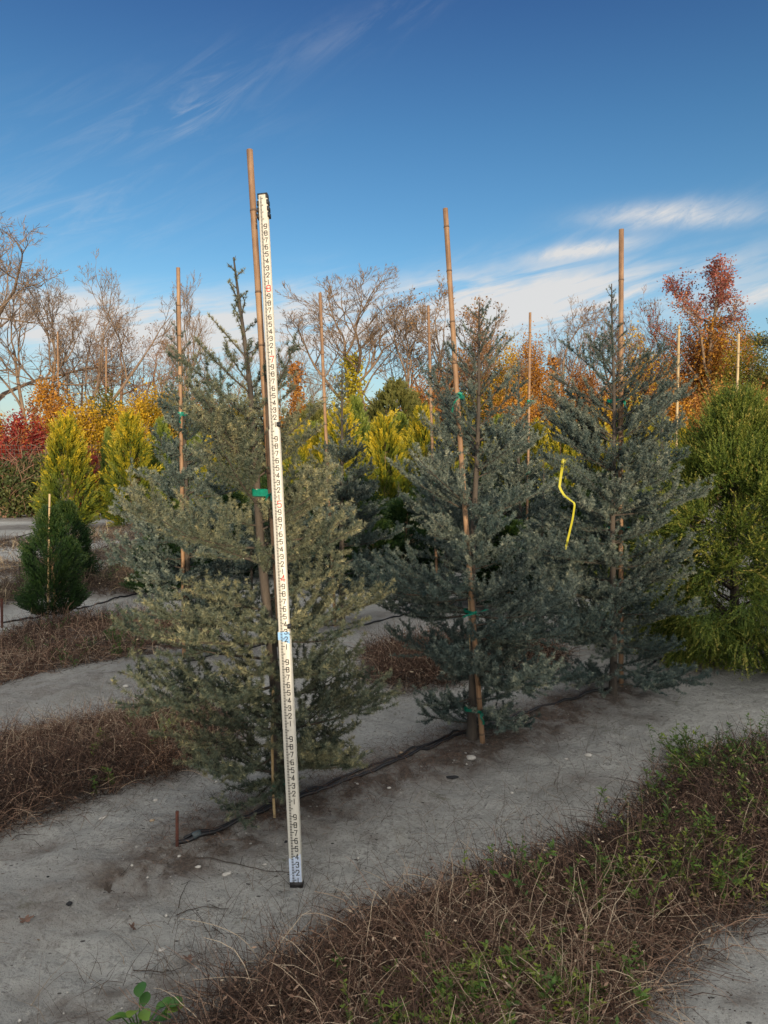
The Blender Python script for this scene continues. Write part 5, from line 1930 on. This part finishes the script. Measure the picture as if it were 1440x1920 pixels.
def debris():
    """crumbs of soil, bits of stem and grit lying about on the near sand"""
    rng = np.random.default_rng(17)
    n = 7000
    y = 1.6 + 6 * rng.random(n) ** 1.5
    x = rng.uniform(-.75, .85, n) * y
    f = field(x, y, 6, 12, 36)
    k = rng.random(n) < np.clip(.35 + .35 * f, .05, 1)
    x, y = x[k], y[k]
    n = len(x)
    B = np.stack([x, y, hz(x, y) + .004], -1)
    a = rng.uniform(0, 2 * PI, n)
    D = norm(np.stack([np.cos(a), np.sin(a), rng.normal(0, .2, n)], -1))
    side = norm(np.cross(D, np.array([0, 0, 1.0]) + rng.normal(0, .5, (n, 3))))
    V, F = leaf_kites(B, D, side, rng.uniform(.004, .02, n), rng.uniform(.002, .006, n))
    stuff('plant_debris', Geo().add(V, F, np.repeat(np.clip(rng.normal(.22, .22, n), 0, 1), 4)), M_DRY, 'fine dark plant debris on the sand')
    n = 2600
    y = 1.6 + 6 * rng.random(n) ** 1.5
    x = rng.uniform(-.75, .85, n) * y
    r = rng.uniform(.0012, .0042, n) * (1 + (rng.random(n) < .04) * 1.2)
    C = np.stack([x, y, hz(x, y) + r * .4], -1)
    o = np.array([[1, 0, 0], [0, 1, 0], [-1, 0, 0], [0, -1, 0], [0, 0, .8], [0, 0, -.8]])
    V = C[:, None] + o[None] * r[:, None, None] * rng.uniform(.7, 1.3, (n, 6, 1))
    fc = np.array([[0, 1, 4], [1, 2, 4], [2, 3, 4], [3, 0, 4], [1, 0, 5], [2, 1, 5], [3, 2, 5], [0, 3, 5]])
    F = (np.arange(n)[:, None, None] * 6 + fc[None]).reshape(-1, 3)
    stuff('grit', Geo().add(V.reshape(-1, 3), F), M_STONE, 'pale grit scattered over the sand')


debris()


def weeds(poly, n, seed, label, h=(.05, .18), leaf=.028, mat=None, nl=13, tint=.5):
    rng = np.random.default_rng(seed)
    ctr = sample_poly(rng, poly, max(3, n // 9), .04)
    xy = ctr[rng.integers(0, len(ctr), n)] + rng.normal(0, 1, (n, 2)) * rng.choice([.02, .05, .11], n)[:, None]
    g = Geo()
    K = 5
    H = rng.uniform(*h, n)
    d = norm(rng.normal(0, .35, (n, 3)) + [0, 0, 1])
    P = np.zeros((n, K, 3))
    P[:, 0] = np.stack([xy[:, 0], xy[:, 1], hz(xy[:, 0], xy[:, 1])], -1)
    for k in range(1, K):
        P[:, k] = P[:, k - 1] + d * (H / (K - 1))[:, None]
        d = norm(d + rng.normal(0, .16, (n, 3)))
    V, F = tubes(P, .0013, 3, (1, .1, 0))
    g.add(V, F, .3)
    ii = np.repeat(np.arange(n), nl)
    t = rng.uniform(.2, 1, len(ii))
    x = t * (K - 1)
    k = np.minimum(x.astype(int), K - 2)
    f = (x - k)[:, None]
    p = P[ii, k] * (1 - f) + P[ii, k + 1] * f
    a = rng.uniform(0, 2 * PI, len(ii))
    D = norm(np.stack([np.cos(a), np.sin(a), rng.uniform(-.1, .9, len(ii))], -1))
    side = norm(np.cross(D, np.array([0, 0, 1.0]) + rng.normal(0, .3, (len(ii), 3))))
    V, F = leaf_kites(p, D, side, leaf * rng.uniform(.5, 1.3, len(ii)), leaf * .36 * rng.uniform(.7, 1.3, len(ii)))
    g.add(V, F, np.repeat(np.clip(rng.normal(tint, .2, n)[ii] + rng.normal(0, .1, len(ii)), 0, 1), 4))
    stuff('green_weeds', g, mat or M_WEED, label)


weeds(STRIP_NEAR, 230, 41, 'small green weeds scattered through the dry near strip', (.06, .24), .030)
weeds(PX((1250, 1395), (1440, 1372), (1700, 1390), (1700, 1560), (1440, 1520), (1330, 1500), (1260, 1450)), 420, 42, 'patch of fresh green weeds at the right edge', (.06, .18), .032, tint=.42)
weeds(PX((760, 1850), (1180, 1780), (1160, 1960), (900, 2050), (700, 1990)), 190, 43, 'low green weeds at the bottom edge', (.04, .12), .028, tint=.6)
weeds(PX((1180, 1620), (1440, 1560), (1500, 1680), (1300, 1740), (1180, 1700)), 130, 48, 'pale olive weeds at the right end of the near strip', (.05, .15), .026, tint=.75)
weeds(STRIP_A, 110, 44, 'a few green sprigs in the reddish weeds', (.05, .14), .03)
weeds(STRIP_B, 240, 45, 'grey-green sprigs in front of the dark shrub', (.06, .2), .03, tint=.2)
weeds(STRIP_C, 160, 46, 'green sprigs behind the dark shrub', (.06, .2), .05, tint=.2)


# ------------------------------------------------------------------ broadleaf weed at the bottom
def broadleaf():
    rng = np.random.default_rng(3)
    b = gpt(262, 1942)
    r = thing('broadleaf_weed', 'leafy green broadleaf weed at the bottom edge of the sand', 'plant', b)
    stem = Geo()
    lm = leafmat('broad_leaf', [(0, (.03, .09, .02)), (.5, (.07, .17, .03)), (1, (.17, .26, .04))], .3, .45)
    for i in range(17):
        a = rng.uniform(0, 2 * PI)
        el = rng.uniform(.35, 1.35)
        L = rng.uniform(.05, .115)
        d = np.array([math.cos(a) * math.cos(el), math.sin(a) * math.cos(el), math.sin(el)])
        s = np.linspace(0, 1, 5)
        P = d * L * s[:, None]
        V, F = tubes(P[None], .0018, 5)
        stem.add(V, F)
        # oval cupped leaf with a midrib
        n, m = 9, 5
        ld = norm(d * .6 + np.array([math.cos(a), math.sin(a), rng.uniform(-.3, .4)]))
        sd = norm(np.cross(ld, [0, 0, 1.0]) + rng.normal(0, .15, 3))
        nm = np.cross(sd, ld)
        LL = rng.uniform(.04, .06)
        WW = LL * .68
        V = []
        for u in np.linspace(0, 1, n):
            wv = WW * .5 * math.sin(PI * min(1, u * .93 + .035)) ** .75
            for v in np.linspace(-1, 1, m):
                V.append(P[-1] + ld * LL * u + sd * wv * v + nm * (.22 * abs(v) * wv - .25 * LL * u * u))
        idx = np.arange(n * m).reshape(n, m)
        F = np.stack([idx[:-1, :-1], idx[:-1, 1:], idx[1:, 1:], idx[1:, :-1]], -1).reshape(-1, 4)
        link('leaf', Geo().add(V, F, float(np.clip(rng.normal(.5, .25), 0, 1))).mesh('leaf', lm, True), r)
    link('stem', stem.mesh('stem', lm), r)


broadleaf()


# ------------------------------------------------------------------ stones, clods, twigs, dead leaves
def pebble(px, py, w, label, mat, seed, flat=.55, name='pebble', cat='stone', long=1.0, rz=0.0):
    rng = np.random.default_rng(seed)
    n, m = 9, 12
    V = []
    ph = rng.uniform(0, 6, 4)
    for i in range(n):
        th = PI * i / (n - 1)
        for j in range(m):
            a = 2 * PI * j / m
            r = .5 * (1 + .12 * math.sin(2 * a + ph[0]) * math.sin(th) + .10 * math.sin(3 * a + ph[1] + th * 2) + .06 * math.sin(5 * a + ph[2]) * math.sin(th))
            V.append((w * long * r * math.sin(th) * math.cos(a), w * r * math.sin(th) * math.sin(a), w * flat * r * math.cos(th)))
    idx = np.arange(n * m).reshape(n, m)
    F = np.stack([idx[:-1], np.roll(idx[:-1], -1, 1), np.roll(idx[1:], -1, 1), idx[1:]], -1).reshape(-1, 4)
    o = link(name, Geo().add(V, F).mesh(name, mat, True), None, gpt(px, py, w * flat * .22))
    o.rotation_euler = (0, 0, rz)
    tag(o, label, cat, 'loose stones on the sand' if cat == 'stone' else None)


for i, (px, py, w, lab, mat, lg, rz) in enumerate((
        (425, 1640, .024, 'largest white oval pebble between the rusty pin and the rod foot', M_STONE, 1.7, .8),
        (372, 1626, .018, 'whitish pebble left of the large oval one', M_STONE, 1.3, .2),
        (497, 1628, .013, 'small white pebble just left of the rod foot', M_STONE, 1.5, .1),
        (336, 1604, .015, 'round pale pebble in front of the rusty pin', M_STONE, 1.1, .1),
        (883, 1421, .045, 'pale stone on the sand below the middle cedar', M_STONE, 1.4, .2),
        (1103, 1418, .036, 'pale pebble farthest right on the sand, near the weeds', M_STONE, 1.2, .5),
        (1062, 1424, .020, 'small white pebble left of the one near the right weeds', M_STONE, 1.2, .5),
        (729, 1478, .018, 'white pebble on open sand below the front hose', M_STONE, 1.2, .5),
        (960, 1487, .018, 'white pebble in the middle of the right sand', M_STONE, 1.2, .5),
        (292, 1501, .022, 'pale pebble near the reddish weeds left of the front cedar', M_STONE, 1.3, .5),
        (194, 1534, .024, 'flat cream stone at the edge of the weeds, left of the rusty pin', M_STONE, 1.7, .9),
        (285, 1539, .018, 'tan pebble left of the rusty pin', M_STONE_T, 1.2, .5),
        (406, 1466, .018, 'white pebble under the left boughs of the front cedar', M_STONE, 1.3, .5),
        (670, 1470, .016, 'tiny white pebble right of the rod', M_STONE, 1.0, .5),
        (303, 1782, .020, 'half buried pale pebble above the broadleaf weed', M_STONE, 1.5, .2),
        (236, 1288, .04, 'white stone on the far sand below the dark steel pin', M_STONE, 1.2, .3),
        (752, 1412, .026, 'tan stone lying against the front hose', M_STONE_T, 1.3, .3))):
    pebble(px, py, w, lab, mat, i + 1, long=lg, rz=rz)
pebble(130, 1692, .018, 'small black clod of soil alone on the left sand', M_CLOD, 31, .8, 'soil_clod', 'clod', 1.4)
pebble(848, 1461, .034, 'flat black fragment on the sand right of the rod', M_CLOD, 32, .3, 'soil_clod', 'clod', 1.9)
pebble(90, 1645, .010, 'tiny black crumb near the upper left sand', M_CLOD, 33, .8, 'soil_clod', 'clod', 1.2)
pebble(536, 1581, .013, 'round black crumb just left of the rod', M_CLOD, 34, .8, 'soil_clod', 'clod', 1.0)


def twig(pxs, r, label, sub=0, seed=0):
    rng = np.random.default_rng(seed)
    P = smooth_path([gpt(*p) for p in pxs], 16)
    P[:, 2] = [float(hz(x, y)) + r * .8 + .002 + .004 * rng.random() for x, y in P[:, :2]]
    V, F = tubes(P[None], np.linspace(r, r * .4, 16)[None], 5)
    g = Geo().add(V, F)
    for k in range(sub):
        i = rng.integers(3, 14)
        d = norm(rng.normal(0, 1, 3) * [1, 1, .1] + [0, 0, .2])
        V, F = tubes(np.array([[P[i], P[i] + d * .02, P[i] + d * .045 + [0, 0, .004]]]), r * .5, 4)
        g.add(V, F)
    tag(link('twig', g.mesh('twig', M_TWIG)), label, 'twig', 'dark twigs lying on the sand')


twig([(335, 1705), (338, 1685), (346, 1668), (358, 1652)], .0022, 'short curved twig below the rusty pin', 1, 1)
twig([(331, 1718), (352, 1708), (385, 1703), (430, 1706)], .0022, 'long arched twig under the short curved one', 1, 2)
twig([(365, 1610), (420, 1618), (470, 1628), (540, 1640), (562, 1644)], .0024, 'thin straight twig pointing at the rod foot', 2, 3)
twig([(225, 1645), (238, 1632), (246, 1620)], .0014, 'fine twig right of the dark leaf fragment', 0, 4)
twig([(398, 1742), (414, 1752), (426, 1762)], .002, 'forked twig at the edge of the near weeds', 2, 5)
twig([(250, 1822), (290, 1828), (330, 1820), (352, 1812)], .002, 'dark twig above the broadleaf weed', 2, 6)


def dead_leaf(px, py, size, label, seed, mat=None, rz=0.0):
    rng = np.random.default_rng(seed)
    # lobed oak-like outline, curled
    n = 28
    pts = []
    for i in range(n):
        a = 2 * PI * i / n
        r = .5 * (.72 + .28 * math.cos(5 * a)) * (1 + .1 * rng.normal())
        x, y = 1.25 * r * math.cos(a), .85 * r * math.sin(a)
        pts.append((size * x, size * y, size * (.45 * (x * x) + .3 * y * y + .05 * rng.normal()) + .004))
    V = [(0, 0, .004)] + pts
    F = [[0, 1 + i, 1 + (i + 1) % n] for i in range(n)]
    o = link('dead_leaf', Geo().add(V, F).mesh('dead_leaf', mat or M_DEAD), None, gpt(px, py, .003))
    o.rotation_euler = (rng.normal(0, .3), rng.normal(0, .3), rz)
    tag(o, label, 'leaf', 'dead leaves on the ground')


M_PINKLEAF = plainmat('pink_leaf', (.34, .15, .12), .8, .2, 40)
dead_leaf(49, 1727, .042, 'curled brown leaf on the far left sand', 1, rz=.6)
dead_leaf(248, 1744, .045, 'small crumpled grey-brown leaf in the middle of the left sand', 2, rz=2)
dead_leaf(203, 1670, .045, 'dark dry leaf fragment on the sand below the weeds', 3, M_TWIG, 2.6)
dead_leaf(274, 1406, .075, 'pinkish oak leaf in the weeds left of the front cedar', 4, M_PINKLEAF, 1)
dead_leaf(285, 1440, .07, 'brown oak leaf just below the pinkish one', 5, rz=2)
dead_leaf(22, 1490, .06, 'tan leaf in the weeds at the left edge', 6, M_PINKLEAF, .3)
dead_leaf(353, 1800, .04, 'reddish leaf at the left tip of the near weeds', 7, rz=.3)
dead_leaf(225, 1462, .07, 'brown leaf at the lower edge of the left weeds', 8, rz=1.3)


# ------------------------------------------------------------------ tree belt behind the photographer: its shade covers the field
def tree_belt():
    rng = np.random.default_rng(12)
    n = 46000
    x = rng.uniform(-60, 85, n)
    prof = 3.85 + .25 * np.sin(x * .55) + .18 * np.sin(x * 1.7 + 1) + .10 * np.sin(x * 4.1)
    z = prof * rng.random(n) ** .8 * 1.0
    fr = rng.random(n) < .14
    z = np.where(fr, prof * rng.uniform(.93, 1.15, n), z)
    y = -43 + rng.normal(0, 1.0, n)
    P = np.stack([x, y, z], -1)
    D = norm(rng.normal(0, 1, (n, 3)))
    V, F = leaf_kites(P, D, norm(np.cross(D, rng.normal(0, 1, (n, 3)))), rng.uniform(.25, .6, n), .32)
    g = Geo().add(V, F, np.repeat(rng.random(n), 4))
    xs = np.arange(-58, 84, 2.6)
    s = np.linspace(0, 1, 4)
    PT = np.stack([np.repeat(xs[:, None], 4, 1), np.full((len(xs), 4), -43.0), s[None] * 3.2 + 0 * xs[:, None]], -1)
    V, F = tubes(PT, .12, 6, (1, .1, 0))
    g.add(V, F, .0)
    stuff('tree_belt', g, M_DARKGR, 'belt of dark evergreens behind the photographer')


tree_belt()
print('needles', tot)
